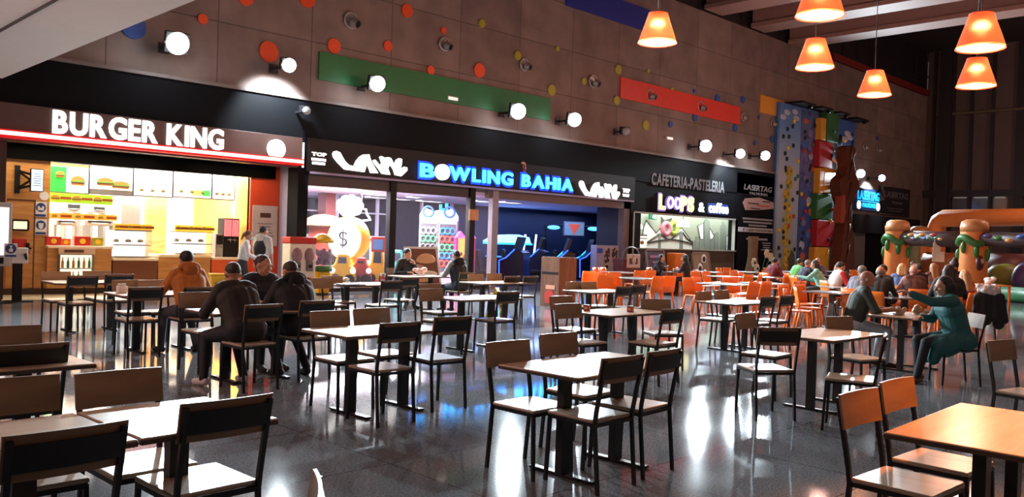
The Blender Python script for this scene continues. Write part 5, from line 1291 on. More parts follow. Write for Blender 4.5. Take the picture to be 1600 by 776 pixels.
def chair(px, py, kind, label, rz=None, z=.872):
    """kind c: on the shop side facing the camera side; w: on the camera side facing the shops"""
    p = atz(px, py, z); r = R_(rz) if rz is not None else (PI if kind == 'c' else 0)
    off = Matrix.Rotation(r, 3, 'Z') @ Vector((0, .262, 0))
    CHAIRS.append(((p.x+off.x, p.y+off.y, 0), r, label))
    return p+off
def chairs_at(key, desc, c=(), w=()):
    for kind, L_, side in (('c', c, 'left'), ('w', w, 'right')):
        for i, e in enumerate(L_):
            pos = '' if len(L_) == 1 else [', nearer one', ', farther one'][i]
            chair(e[0], e[1], kind, 'wooden chair at %s side of %s%s' % (side, desc, pos), (180 if kind == 'c' else 0)+(e[2] if len(e) > 2 else 0))
table('T1', 'empty at the front centre of the hall', 4.64, 3.85, 2); chairs_at('T1', 'the front centre table', [(793,532,0),(872,520,0)], [(975,556,0),(1040,546,4)])
table('T2', 'empty and left of the front centre one', 4.6, 6.35, 2); chairs_at('T2', 'the table left of front centre', [(515,485),(580,481)], [(627,503),(709,494,-4)])
table('T5', 'shared by three men in dark clothes', 4.5, 8.55, 0)
chair(305, 456, 'c', 'empty wooden chair facing the camera behind the man in white sneakers', 184); chair(414, 475, 'w', 'wooden chair under the man with white sneakers', 3); chair(497, 469, 'w', 'wooden chair under the man with patterned sleeve', 0)
table('T4', 'in front of the man in mustard hoodie', 4.57, 11.18, 0)
chair(200, 437, 'c', 'brown chair facing camera at the mustard hoodie man\'s table, left one', 180); chair(240, 437, 'c', 'brown chair facing camera at the mustard hoodie man\'s table, right one', 180)
chair(229, 448, 'w', 'dark backed chair just left of the mustard hoodie man', 0); chair(313, 448, 'w', 'wooden chair under the man in mustard hoodie', 0)
table('T3', 'closest to the burger counter front', 4.56, 13.78, 0); chairs_at('T3', 'the table nearest the cold case', [(87,424),(151,423)], [(130,430),(187,428)])
table('T11', 'holding two small red cubes', 8.43, 6.6, 1); chairs_at('T11', 'the table with red cubes', [(876,462)], [(1052,482)])
chair(887, 474, 'c', 'shaded chair at left side of the table with red cubes, nearer one', 176); chair(1024, 467, 'c', 'plain backed wooden chair at the far end of the red cube table', 150)
table('T13', 'bare and right of the front centre one', 8.4, 3.9, 0)
chair(1164, 489, 'c', 'reddish wooden chair at left of the table right of front centre', 182); chair(1219, 511, 'w', 'black backed chair at the near end of the table right of front centre', -35)
chair(1310, 494, 'c', 'brown chair with broad back at the far right of that bare table', 165); chair(1383, 522, 'w', 'side-on chair between the bare table and the bald man', 20)
table('T8', 'lit bluish white before the arcade opening', 8.3, 9.1, 1); chairs_at('T8', 'the bluish lit table', [(673,451),(672,443)], [(795,455)])
table('T6', 'carrying a food tray and paper cup', 8.5, 12.3, 0); chairs_at('T6', 'the tray and cup table', [(502,434),(518,431)], [(613,438),(640,433)])
table('T10', 'just right of the lectern', 11.7, 9.6, 0); chairs_at('T10', 'the table right of lectern', [(896,440),(919,440)], [(976,447),(999,445)])
table('T12', 'glaring white before the orange chairs', 11.86, 6.99, 0); chairs_at('T12', 'the glaring white table', [(1099,455),(1127,453)], [(1201,463),(1231,461)])
table('T14', 'with crumpled paper between the bald man and the teal woman', 12.1, 4.44, 0)
chair(1306, 471, 'c', 'reddish wooden chair behind the bald man', 202)
table('T9', 'just left of the lectern', 11.5, 12.13, 0); chairs_at('T9', 'the table left of lectern', [(743,428),(772,427)], [(801,431),(830,431)])
table('T7', 'between the two men by the claw machine', 11.5, 14.46, 0)
table('T15', 'orange lit at the front right corner', 4.72, 1.28, 2)
chair(1340, 610, 'c', 'pale chair at left of the orange lit front table, nearer one', 178); chair(1400, 592, 'c', 'pale chair at left of the orange lit front table, farther one', 178)
CHAIRS.append(((4.72+.32, 1.28-.36, 0), 0, 'chair cut by the lower right corner under the orange lit table'))
chair(1563, 531, 'c', 'wooden chair facing right at the right edge of the photo', 168)
put(SM, SM_used, (1.66, 3.83, 0), R_(3), 'small table glaring white at the front left', 'small wooden tables'); put(SM, SM_used, (1.015, 3.79, 0), R_(3), 'small reddish table joined to the left of the glaring front one', 'small wooden tables')
chair(186, 578, 'c', 'broad wooden chair back facing the glaring white front left table', 182); chair(15, 590, 'c', 'wooden chair back facing the reddish front left table', 182)
chair(358, 622, 'w', 'red brown chair back in front of the glaring white table', 2); chair(108, 668, 'w', 'largest black plated chair back at the lower left', 4)
put(SM, SM_used, (1.56, 5.88, 0), R_(2), 'small table cut off at the left edge of the photo', 'small wooden tables')
chair(50, 537, 'w', 'red brown chair at the left edge of the photo', 2); chair(12, 509, 'c', 'brown chair back half cut by the left edge', 180)
# chair whose edge alone shows at the bottom centre
p = atz(497, 766, .86); CHAIRS.append(((p.x-.24, p.y+.12, 0), R_(58), 'chair showing only one back corner at the bottom edge of the photo'))
# chairs of the two pairs of people handled with the people
CHAIRS.append(((11.5, 15.12, 0), PI, 'wooden chair under the man in black by the claw machine'))
CHAIRS.append(((11.95, 13.68, 0), 0, 'wooden chair under the man with grey sleeves'))
_w = gp(1497, 10.5); CHAIRS.append(((_w.x, _w.y, 0), R_(42), 'wooden chair under the woman in teal'))
for loc, r, lab in CHAIRS: put(CH, CH_used, loc, r, lab, 'wooden dining chairs')
# ------------------------------------------------------------------ orange plastic chairs
opl = mat('chair_orange', (236, 120, 32), .4); opl2 = mat('chair_orange_b', (230, 112, 28), .4)
def orange_proto():
    o = thing('plastic_chair', '', 'chair')
    vs = []; fs = []; n = 8
    prof = [(.20, .44), (.0, .43), (-.17, .44), (-.205, .5), (-.225, .62), (-.25, .74), (-.265, .82)]
    obj('seat', B().prism([(-.2, .21), (.2, .21), (.19, -.19), (-.19, -.19)], .425, .452, 'z'), opl, o, .012)
    b = B()
    for i in range(n+1):
        x = -.205+.41*i/n; cv = .03*(1-(x/.205)**2)
        for (y, z) in ((-.19, .435), (-.215, .6), (-.245, .74), (-.262, .84)):
            vs.append((x*(1 if z < .8 else .93), y-cv, z)); vs.append((x*(1 if z < .8 else .93), y-cv-.014, z))
    for i in range(n):
        a = 8*i; c = a+8
        for k in range(3):
            fs += [(a+2*k, a+2*k+2, c+2*k+2, c+2*k), (a+2*k+1, c+2*k+1, c+2*k+3, a+2*k+3)]
        fs += [(a+6, a+7, c+7, c+6), (a, c, c+1, a+1)]
    for a in (0, 8*n): fs += [(a+2*k, a+2*k+1, a+2*k+3, a+2*k+2) for k in range(3)]
    b.add(vs, fs, True); obj('backrest', b, opl, o)
    for sx in (-1, 1):
        obj('leg', B().cone((sx*.185, .215, 0), (sx*.17, .17, .43), .018, .026, 10), opl2, o)
        obj('leg', B().cone((sx*.185, -.26, 0), (sx*.17, -.17, .43), .018, .026, 10), opl2, o)
    reg(o); return o
def grey_table_proto():
    o = thing('pedestal_table', '', 'table')
    obj('tabletop', B().box(-.45, .45, -.45, .45, .715, .742), mat('slate_tabletop', (112, 106, 104), .22), o, .006)
    obj('pedestal', B().box(-.05, .05, -.05, .05, .03, .715), mat('pedestal_grey', (86, 82, 82), .4, .4), o)
    obj('base', B().box(-.28, .28, -.28, .28, 0, .03), dark, o, .01)
    reg(o); return o
OC = orange_proto(); OT = grey_table_proto(); oc_u = [False]; ot_u = [False]
OTAB = [(17.1, 12.87), (17.25, 10.5), (18.9, 10.4), (19.9, 15.5), (16.9, 7.75), (21.5, 13.0), (22.9, 12.6), (24.4, 15.6), (26.5, 15.4), (23.0, 10.4), (27.5, 12.8), (21.0, 8.0), (25.0, 8.2), (29.8, 15.3), (33.0, 15.2), (29.5, 10.6), (24.6, 5.2), (28.5, 6.2)]
OTAB = [(x, y, Vector((x, y, 0))) for x, y in OTAB]
def sx(v): d = Vector((v[0], v[1], .8-CAMH)); return 800+F*d.dot(RX)/d.dot(RF)
OTAB.sort(key=lambda t: sx(t))
tn = 0
ocs = []
for i, (x, y, _) in enumerate(OTAB):
    put(OT, ot_u, (x, y, 0), R_(random.uniform(-4, 4)), 'grey pedestal table among orange chairs, %s of them from the left' % ORD[i], 'grey pedestal tables')
    for (dx, dy, r) in ((-.25, .62, PI), (.28, .66, PI), (-.22, -.66, 0), (.3, -.62, 0)):
        ocs.append((x+dx+random.uniform(-.06, .06), y+dy+random.uniform(-.06, .06), r+random.uniform(-.25, .25)))
# a few pushed about nearest to the wooden tables
for px, py, rz in ((1250, 452, 200), (1265, 449, 215), (919, 424, 120), (952, 430, 150), (968, 428, 170), (1380, 455, 170), (1445, 452, 10)):
    p = atz(px, py, .84); ocs.append((p.x, p.y, R_(rz)))
OCS = ocs
OTAB_X = [(t[0], t[1]) for t in OTAB]
# ------------------------------------------------------------------ people
def cap_dist(P, a, b, r0, r1):
    a, b = np.array(a), np.array(b); d = b-a; L2 = max(1e-9, d @ d)
    t = np.clip((P-a) @ d/L2, 0, 1); q = a+t[:, None]*d
    return np.linalg.norm(P-q, axis=1)-(r0+t*(r1-r0))
def remesh(name, b, vox, smooth=3, fac=.5):
    me = b.mesh(name); o = bpy.data.objects.new('tmp', me); C.objects.link(o)
    m = o.modifiers.new('r', 'REMESH'); m.mode = 'VOXEL'; m.voxel_size = vox; m.use_smooth_shade = True
    s = o.modifiers.new('s', 'SMOOTH'); s.factor = fac; s.iterations = smooth
    dg = bpy.context.evaluated_depsgraph_get(); out = bpy.data.meshes.new_from_object(o.evaluated_get(dg))
    bpy.data.objects.remove(o); bpy.data.meshes.remove(me); out.name = name
    return out
def capsule(b, p, q, r0, r1, n=14):
    p, q = Vector(p), Vector(q); d = q-p
    if d.length < 1e-5: b.ell(p, r0, n, 8); return
    z = d.normalized(); x = z.orthogonal().normalized(); y = z.cross(x); vs = []; k = 5
    rows = [(p, r0, -PI/2+PI/2*j/k) for j in range(k+1)] + [(q, r1, PI/2*j/k) for j in range(k+1)]
    for c, r, t in rows:
        for i in range(n):
            a = 2*PI*i/n; vs.append(c + z*(r*math.sin(t)) + (x*math.cos(a)+y*math.sin(a))*(max(1e-4, r*math.cos(t))))
    m = len(rows)
    b.add(vs, [(j*n+i, j*n+(i+1) % n, (j+1)*n+(i+1) % n, (j+1)*n+i) for j in range(m-1) for i in range(n)] + [tuple(range(n-1, -1, -1)), tuple(range((m-1)*n, m*n))], True)
def ik(a, c, l1, l2, pole):
    a, c, pole = Vector(a), Vector(c), Vector(pole); d = c-a; L = min(d.length, (l1+l2)*.995)
    if d.length > L: c = a+d.normalized()*L
    d = (c-a).normalized(); x = (l1*l1-l2*l2+L*L)/(2*L); h = math.sqrt(max(0, l1*l1-x*x))
    n = (pole-d*pole.dot(d)).normalized()
    return a+d*x+n*h, c
SKIN = (196, 142, 112)
def person(label, loc, rz, pose='sit', lean=12, twist=0, hy=0, hp=12, hands=None, feet=None, top=(40,40,44), bottom=(36,38,46), shoe=(30,30,32), skin=SKIN,
           hair='short', hc=(30,24,22), bulk=1.0, s=1.0, vox=.008, sleeve=None, skirt=False, hood=None, extra=None, hip=None, side=0, cat='person', shin=None, group=None):
    H = hip or (.58 if pose == 'sit' else .94)
    segs = []      # (p, q, r0, r1, material)
    def seg(p, q, r0, r1, m): segs.append((Vector(p), Vector(q), r0, r1, m))
    Lr = math.radians(lean); up = Vector((math.sin(math.radians(side)), math.sin(Lr), math.cos(Lr))).normalized(); fw = Vector((0, math.cos(Lr), -math.sin(Lr)))
    Tw = Matrix.Rotation(math.radians(twist), 3, up); right = Tw @ Vector((1, 0, 0)); fw = Tw @ fw
    hipc = Vector((0, 0, H)); waist = hipc+up*.17; chest = hipc+up*.35; shl = hipc+up*.475; neck = hipc+up*.54
    B_ = bulk
    seg(hipc-Vector((.085,0,0)), hipc+Vector((.085,0,0)), .115*B_, .115*B_, 'bottom')
    seg(hipc+up*.06-right*.07, hipc+up*.06+right*.07, .118*B_, .118*B_, 'top')
    seg(waist-right*.07, waist+right*.07, .112*B_, .112*B_, 'top')
    seg(chest-right*.09+fw*.01, chest+right*.09+fw*.01, .122*B_, .122*B_, 'top')
    seg(shl-right*.125, shl+right*.125, .072*B_, .072*B_, 'top')
    seg(chest-right*.1, shl-right*.1, .1*B_, .075*B_, 'top'); seg(chest+right*.1, shl+right*.1, .1*B_, .075*B_, 'top')
    seg(hipc+up*.08, chest, .13*B_, .13*B_, 'top')
    for sg in (-1, 1): seg(hipc+right*sg*.07+up*.05, chest+right*sg*.085, .112*B_, .118*B_, 'top'); seg(chest+right*sg*.08, shl+right*sg*.11, .11*B_, .072*B_, 'top')
    seg(shl+up*.02, shl+up*.07, .075, .055, 'top')
    hd = Tw @ Matrix.Rotation(math.radians(hy), 3, 'Z'); hq = hd @ Matrix.Rotation(-math.radians(hp), 3, 'X')
    hc_ = neck+Vector((0, 0, .115))+fw*.035+Vector((math.sin(math.radians(side))*.03, 0, 0))
    seg(neck-up*.03, hc_-Vector((0, 0, .05)), .056, .052, 'skin')
    hl = lambda x, y, z: hc_+hq @ Vector((x, y, z))
    # legs
    feet = feet or ([(-.12, .40, 0), (.12, .40, 0)] if pose == 'sit' else [(-.1, .03, 0), (.1, -.03, 0)])
    for i, sg in enumerate((-1, 1)):
        hj = Vector((sg*.09, .01, H-.01)); fx = Vector(feet[i]); ank = fx+Vector((0, 0, .085))
        kn, ank = ik(hj, ank, .43, .43, (sg*.12, 1, .55 if pose == 'sit' else .1))
        seg(hj, kn, .092*B_, .064, 'bottom'); seg(kn, ank, .062, .046, 'bottom')
        dr = Vector((sg*.15, 1, 0)).normalized()
        seg(ank-dr*.03-Vector((0, 0, .04)), ank+dr*.08-Vector((0, 0, .05)), .042, .04, 'shoe'); seg(ank+dr*.07-Vector((0, 0, .05)), ank+dr*.15-Vector((0, 0, .055)), .041, .03, 'shoe')
    # arms and hands
    hands = hands or ([(-.14, .42, .80), (.14, .42, .80)] if pose == 'sit' else [(-.24, .08, .82), (.24, .08, .82)])
    for i, sg in enumerate((-1, 1)):
        sh = shl+right*sg*.17-up*.01; el, wr = ik(sh, hands[i], .29, .255, (sg*.8, -.35, -.9))
        slv = 'sleeve' if sleeve and (sleeve[1] in (0, sg)) else 'top'
        seg(sh, el, .062*B_, .05*B_, slv)
        d = (wr-el).normalized()
        if sleeve and len(sleeve) > 2: mid = el+(wr-el)*.1; seg(el, mid, .05*B_, .05, slv); seg(mid, wr, .041, .03, 'skin')
        else: seg(el, wr-d*.02, .05*B_, .04*B_, slv); seg(wr-d*.03, wr, .031, .029, 'skin')
        nrm = Vector((0, 0, -1)); nrm = (nrm-d*nrm.dot(d)); nrm = nrm.normalized() if nrm.length > .1 else fw.copy()
        lat = d.cross(nrm).normalized()
        inner = lat if lat.dot(right)*sg < 0 else -lat
        for k in (-1, 0, 1): seg(wr+lat*.016*k, wr+d*.075+lat*.024*k, .017, .014, 'skin')
        for k, (o_, ln) in enumerate(((-.036, .062), (-.012, .076), (.012, .08), (.036, .07))):
            ln = ln*1.0; off = inner*o_
            b0 = wr+d*.08+off; d1 = (d*math.cos(.35)+nrm*math.sin(.35)+inner*o_*2.2).normalized(); d2 = (d*math.cos(.9)+nrm*math.sin(.9)+inner*o_*2.2).normalized()
            seg(b0, b0+d1*ln*.55, .0095, .009, 'skin'); seg(b0+d1*ln*.55, b0+d1*ln*.55+d2*ln*.5, .009, .008, 'skin')
        t0 = wr+d*.025+inner*.026; t1 = t0+(d*.6+inner*.75+nrm*.2).normalized()*.042
        seg(t0, t1, .013, .0105, 'skin'); seg(t1, t1+(d*.9+inner*.35+nrm*.25).normalized()*.035, .0105, .009, 'skin')
    b = B()
    for p, q, r0, r1, m in segs: capsule(b, p, q, r0, r1)
    # head
    M3 = hq
    heads = [((0, -.012, .02), (.079, .098, .092)), ((0, .012, -.045), (.062, .078, .075)), ((0, .05, -.085), (.034, .034, .028))]
    for c, r in heads: b.ell(hl(*c), r, 20, 14, M3)
    fs = [((0, .093, -.005), (0, .112, -.035), .011, .017, 'skin'), ((-.03, .085, .022), (.03, .085, .022), .013, .013, 'skin'), ((-.022, .088, -.068), (.022, .088, -.068), .0075, .0075, 'lip'),
          ((-.045, .07, -.03), (-.02, .08, -.035), .02, .014, 'skin'), ((.045, .07, -.03), (.02, .08, -.035), .02, .014, 'skin'),
          ((-.031, .088, .004), (-.031, .09, .004), .0105, .0105, 'eye'), ((.031, .088, .004), (.031, .09, .004), .0105, .0105, 'eye')]
    for p, q, r0, r1, m in fs: p, q = hl(*p), hl(*q); capsule(b, p, q, r0, r1, 10); segs.append((p, q, r0, r1, m))
    for sg in (-1, 1): b.ell(hl(sg*.079, -.008, -.012), (.013, .022, .033), 10, 8, M3)
    segs.append((hl(0, -.03, .02), hl(0, .03, 0), .085, .08, 'skin')); segs.append((hl(0, 0, -.05), hl(0, .05, -.07), .06, .05, 'skin'))
    if skirt:
        kz = hipc+Vector((0, .22, -.1))
        capsule(b, hipc+Vector((-.09, .0, -.02)), hipc+Vector((-.12, .2, -.12)), .13, .13); capsule(b, hipc+Vector((.09, 0, -.02)), hipc+Vector((.12, .2, -.12)), .13, .13); capsule(b, hipc+Vector((-.13, .25, -.1)), hipc+Vector((.13, .25, -.1)), .12, .12)
        capsule(b, hipc+Vector((-.1, .28, -.13)), hipc+Vector((-.1, .33, -.28)), .09, .07); capsule(b, hipc+Vector((.1, .28, -.13)), hipc+Vector((.1, .33, -.28)), .09, .07); capsule(b, hipc+Vector((-.1, -.04, -.05)), hipc+Vector((.1, -.04, -.05)), .14, .14)
        for sg in (-1, 1): segs.append((hipc+Vector((sg*.1, 0, 0)), hipc+Vector((sg*.12, .28, -.12)), .14, .14, 'top')); segs.append((hipc+Vector((sg*.1, .28, -.13)), hipc+Vector((sg*.1, .33, -.28)), .1, .08, 'top'))
    me = remesh('person', b, vox, 5 if vox < .01 else 3)
    cols = {'skin': skin, 'top': top, 'bottom': bottom, 'shoe': shoe, 'eye': (40, 30, 26), 'lip': tuple(int(v*f_) for v, f_ in zip(skin, (.85, .66, .64))), 'sleeve': sleeve[0] if sleeve else top}
    names = list(cols); key = {n: i for i, n in enumerate(names)}
    for n in names: me.materials.append(mat('%s_%d_%d_%d' % ((n,)+tuple(cols[n])), cols[n], .55 if n == 'skin' else .75, var=.95 if cols[n] == (122, 112, 108) else .22 if n in ('top', 'bottom', 'sleeve') else .08, scale=42 if cols[n] == (122, 112, 108) else 14))
    np_ = len(me.polygons); cen = np.empty(np_*3); me.polygons.foreach_get('center', cen); cen = cen.reshape(-1, 3)
    best = np.full(np_, 1e9); idx = np.zeros(np_, int)
    for p, q, r0, r1, m in segs:
        dd = cap_dist(cen, p, q, r0, r1)
        if m in ('eye', 'lip'): dd -= .004
        k = dd < best; best[k] = dd[k]; idx[k] = key[m]
    me.polygons.foreach_set('material_index', idx.astype(np.int32))
    o = bpy.data.objects.new('person', me); C.objects.link(o); o.location = loc; o.rotation_euler = (0, 0, rz); o.scale = (s, s, s); tag(o, label, cat, group)
    hm = mat('hair_%d_%d_%d' % tuple(hc), hc, .6, var=.35, scale=40)
    def child(name, bb, m, v=vox): return obj(name, remesh(name, bb, v, 2), m, o)
    if hair != 'bald':
        h = B()
        if hair == 'fringe': h.ell(hl(0, -.035, -.005), (.084, .078, .062), 18, 12, M3)
        elif hair == 'buzz': h.ell(hl(0, -.02, .028), (.081, .097, .09), 18, 12, M3)
        else: h.ell(hl(0, -.026, .034), (.088, .098, .093), 18, 12, M3)
        if hair in ('long', 'bob', 'tail', 'bun'):
            for sg in (-1, 1):
                if hair in ('long', 'bob'): capsule(h, hl(sg*.07, -.02, 0), hl(sg*.085, -.02, -.13 if hair == 'bob' else -.24), .04, .035)
            if hair in ('long', 'bob'):
                for k in (-1, 0, 1): capsule(h, hl(k*.045, -.07, .0), hl(k*.06, -.095, -.14 if hair == 'bob' else -.32), .055, .045)
            if hair == 'tail': capsule(h, hl(0, -.11, .03), hl(0, -.15, -.12), .035, .02)
            if hair == 'bun': h.ell(hl(0, -.08, .12), (.05, .05, .05), 12, 8)
        child('hair', h, hm)
    if hood:
        h = B(); q = shl+up*.05-fw*.07
        h.tube([q+right*(.115*math.cos(t))-fw*(.05*math.sin(t))+up*(.03*math.sin(t)) for t in np.linspace(-.25, PI+.25, 14)], [.02]+[.036]*12+[.02], 10)
        h.ell(q-fw*.045-up*.05, (.105, .04, .085), 14, 10)
        o_h = remesh('hood', h, vox, 9); obj('hood', o_h, mat('hood_%d_%d_%d' % tuple(hood), hood, .8, var=.2, scale=12), o)
    if extra: extra(o, child, hl, dict(hq=hq, shl=shl, up=up, fw=fw, right=right, chest=chest, hipc=hipc, neck=neck))
    return o
def glasses_or(*a): pass
def beard(m):
    def f(o, child, hl, d):
        h = B(); h.ell(hl(0, .055, -.08), (.052, .05, .042), 14, 10, d['hq']); child('beard', h, mat('beard_%d' % m[0], m, .7, var=.3, scale=40))
    return f
def mask(o, child, hl, d):
    h = B(); h.ell(hl(0, .068, -.05), (.058, .052, .052), 16, 10, d['hq']); child('face_mask', h, mat('mask_pale', (196, 208, 214), .7))
def strap(o, child, hl, d):
    b = B(); r, u, f = d['right'], d['up'], d['fw']; c = d['chest']
    b.tube([d['shl']-r*.09+f*.1-u*.02, d['shl']-r*.1+u*.075, d['shl']-r*.08-f*.1+u*.0, c-f*.155, d['hipc']+u*.12+r*.12-f*.1], .016, 8)
    obj('bag_strap', b, mat('strap_grey', (70, 66, 66), .6), o)
def hv(a):                                                       # heading: 0 away, 90 image right, 180 towards
    a = R_(a); aw = Vector((RF.x, RF.y)).normalized(); rt = Vector((RX.x, RX.y)).normalized(); h = aw*math.cos(a)+rt*math.sin(a)
    return math.atan2(-h.x, h.y)
def seat_of(lab): return next(c for c in CHAIRS if c[2] == lab)
def on_chair(lab, fwd=-.04):
    (x, y, z), r, _ = seat_of(lab); v = Matrix.Rotation(r, 3, 'Z') @ Vector((0, fwd, 0)); return (x+v.x, y+v.y, 0), r
DARK = (34, 32, 34)
V1 = .0075
# diners at the wooden tables
l, r = on_chair('wooden chair under the man in mustard hoodie')
person('man in mustard hoodie seated with his back to the camera', l, r, lean=20, hp=18, top=(176, 104, 36), bottom=(62, 64, 72), shoe=(40, 40, 44), hair='short', hc=(26, 22, 22), bulk=1.1, vox=V1, hood=(170, 98, 34), feet=[(-.25, .32, 0), (.16, .2, 0)], hands=[(-.2, .44, .79), (.2, .44, .79)])
l, r = on_chair('wooden chair under the man with white sneakers', .08)
person('man in dark brown jacket and white sneakers seated with back turned', l, r, lean=30, hp=22, hy=-8, top=(44, 39, 36), bottom=(30, 31, 38), shoe=(206, 200, 196), hair='buzz', hc=(58, 46, 40), bulk=1.2, vox=V1, feet=[(-.3, .28, 0), (.1, .2, 0)], hands=[(-.16, .5, .79), (.14, .52, .79)])
l, r = on_chair('wooden chair under the man with patterned sleeve', .06)
def pattern(o, child, hl, d):
    strap(o, child, hl, d)
person('stocky man in black hoodie with white patterned right sleeve and strap', l, r, lean=28, hp=26, hy=6, top=(26, 26, 32), bottom=(30, 31, 38), shoe=(50, 48, 50), hair='buzz', hc=(64, 50, 44), bulk=1.25, vox=V1, sleeve=((122, 112, 108), 1), hood=(24, 24, 30), extra=pattern, feet=[(-.15, .2, 0), (.14, .1, 0)], hands=[(-.14, .5, .79), (.18, .48, .79)])
CHAIRS.append(((4.92, 9.28, 0), PI, 'wooden chair under the man facing the two dark jackets')); put(CH, CH_used, (4.92, 9.28, 0), PI, 'wooden chair under the man facing the two dark jackets', 'wooden dining chairs')
person('man facing the camera between two dark jackets, looking right', (4.92, 9.3, 0), PI, lean=16, hp=10, hy=25, top=(40, 38, 44), hair='buzz', hc=(60, 46, 40), bulk=1.1, vox=V1, hands=[(-.16, .42, .79), (.16, .4, .79)])
l, r = on_chair('wooden chair under the man in black by the claw machine')
person('man in black looking at his phone left of the bread poster', l, r+.15, lean=18, hp=20, top=(26, 26, 30), bottom=(30, 30, 36), hair='short', hc=(40, 30, 26), bulk=1.05, vox=.009, hands=[(-.12, .3, .98), (.16, .36, .8)], feet=[(-.14, .3, 0), (.14, .34, 0)])
l, r = on_chair('wooden chair under the man with grey sleeves')
person('man in dark vest with grey sleeves right of the bread poster', l, r, lean=14, hp=8, hy=-10, top=(40, 44, 52), bottom=(36, 38, 46), sleeve=((140, 140, 138), 0), hood=(22, 22, 26), hair='buzz', hc=(40, 34, 30), bulk=1.15, vox=.009, hands=[(-.16, .42, .8), (.12, .4, .8)])
l, r = on_chair('reddish wooden chair behind the bald man')
person('bald man in dark green sweater and light jeans looking down', l, r+.25, lean=16, hp=30, top=(58, 62, 54), bottom=(190, 190, 196), shoe=(60, 40, 34), skin=(176, 120, 96), hair='bald', bulk=1.15, vox=V1, sleeve=((58, 62, 54), 0, 1), hands=[(-.1, .44, .8), (.14, .46, .8)], feet=[(-.12, .36, 0), (.14, .42, 0)])
l, r = on_chair('wooden chair under the woman in teal')
person('woman in long teal coat pointing left with stretched arm', l, r, lean=18, hp=8, hy=8, top=(36, 92, 92), bottom=(30, 30, 36), shoe=(110, 82, 66), hair='bob', hc=(28, 20, 20), bulk=1.15, vox=V1, skirt=True, hands=[(-.16, .66, 1.1), (.14, .4, .79)], feet=[(-.1, .52, 0), (.12, .42, 0)])
# at the burger counter
person('man in white hooded jacket with dark back standing at the counter', gp(409, 20.0), hv(18), 'stand', lean=2, hp=4, hy=-20, top=(206, 198, 190), bottom=(34, 36, 42), sleeve=((206, 198, 190), 0, 1), hood=(210, 204, 196), hair='short', hc=(34, 26, 24), bulk=1.15, vox=.01, extra=lambda o, child, hl, d: obj('back_panel', B().ell(d['chest']-d['fw']*.1-d['up']*.12, (.17, .06, .24), 16, 10), mat('jacket_black', (30, 30, 34), .7), o))
person('burger worker in white shirt and pale face mask by the counter end', gp(379, 19.6), hv(75), 'stand', lean=10, hp=10, top=(226, 222, 216), bottom=(60, 56, 58), hair='tail', hc=(120, 74, 52), bulk=1.05, s=.94, vox=.01, extra=mask, hands=[(-.2, .3, 1.0), (.16, .34, 1.02)])
# far diners in the orange area: label, px, depth, heading, settings
FAR = [
 ('woman in black facing right with hands together by the purple board', 1025, 27.1, 125, dict(top=(30,28,32), hair='bob', hc=(24,20,22), lean=18, hp=14, hands=[(-.06,.36,.9),(.06,.36,.9)], s=.97)),
 ('woman with long black hair turned to the other woman in black', 1077, 26.8, -60, dict(top=(30,26,28), hair='long', hc=(22,18,18), lean=14, s=.97)),
 ('person in dark red jacket in front of the black advert wall', 1203, 26, 60, dict(top=(96,22,30), hair='short', hc=(22,18,18), lean=24, bulk=1.15)),
 ('person wearing a bright green high visibility vest', 1239, 26.5, 70, dict(top=(110,210,120), hair='short', hc=(60,60,40), lean=26, bulk=1.1)),
 ('grey haired man in navy leaning over before the blue tower', 1251, 24, 70, dict(top=(30,36,58), hair='short', hc=(120,116,112), lean=26, hp=22)),
 ('man in lilac shirt facing the camera below the yellow block', 1276, 27, 185, dict(top=(92,88,128), hair='fringe', hc=(120,90,80), lean=12)),
 ('woman in mint sweater with dark hair reaching to the left', 1287, 22.5, -70, dict(top=(126,184,168), hair='bob', hc=(40,28,26), lean=20, hands=[(-.1,.6,.86),(.12,.4,.8)])),
 ('dark haired person in white and red jacket facing right', 1302, 21, 80, dict(top=(214,206,200), sleeve=((190,36,40),0), hair='short', hc=(36,26,24), lean=20, bulk=1.15)),
 ('person in navy coat bending left behind the grey haired men', 1331, 24, -60, dict(top=(34,36,56), hair='short', hc=(26,24,26), lean=38, bulk=1.2)),
 ('grey haired man in pale blue sweater seen from behind', 1339, 17.2, 50, dict(top=(112,118,132), hair='short', hc=(124,118,116), lean=24, hp=12)),
 ('grey haired man in black seated right of the pale blue sweater', 1372, 16.3, 40, dict(top=(30,28,30), hair='fringe', hc=(130,116,110), lean=18, hp=10)),
 ('dark bearded man in black facing left beside the grey haired man', 1391, 18.4, -115, dict(top=(34,28,28), hair='short', hc=(30,24,22), lean=20, extra=beard((34,26,24)))),
 ('blonde woman in blue seen from behind at the castle', 1411, 19.5, 20, dict(top=(78,110,164), hair='bob', hc=(190,150,104), lean=12)),
 ('bald headed man with pink sleeve next to the blonde in blue', 1432, 18, 10, dict(top=(84,58,54), sleeve=((186,150,150),-1), hair='bald', skin=(190,136,116), lean=16, bulk=1.15)),
 ('dark haired person in black half hidden behind the bald head', 1442, 20.5, -10, dict(top=(34,26,28), hair='short', hc=(44,30,26), lean=14)),
 ('person with brown hair just under the left castle column', 1425, 24.5, 180, dict(top=(50,40,44), hair='short', hc=(52,34,30), lean=10)),
 ('person with long fair hair seated below the paper notices', 1463, 22, 0, dict(top=(90,60,50), hair='long', hc=(150,112,76), lean=10)),
 ('large woman in black with loose dark hair near the castle', 1485, 15.3, 20, dict(top=(22,20,22), hair='long', hc=(30,20,20), lean=8, bulk=1.25, s=1.04)),
 ('person with dark hair bun behind the large woman in black', 1493, 19, 10, dict(top=(40,30,32), hair='bun', hc=(36,24,22), lean=4, s=1.08)),
 ('child with long blonde hair and patterned red top', 1513, 17.2, -20, dict(top=(120,56,60), hair='long', hc=(176,134,92), lean=6, s=.95)),
]
PEOPLE_XY = []
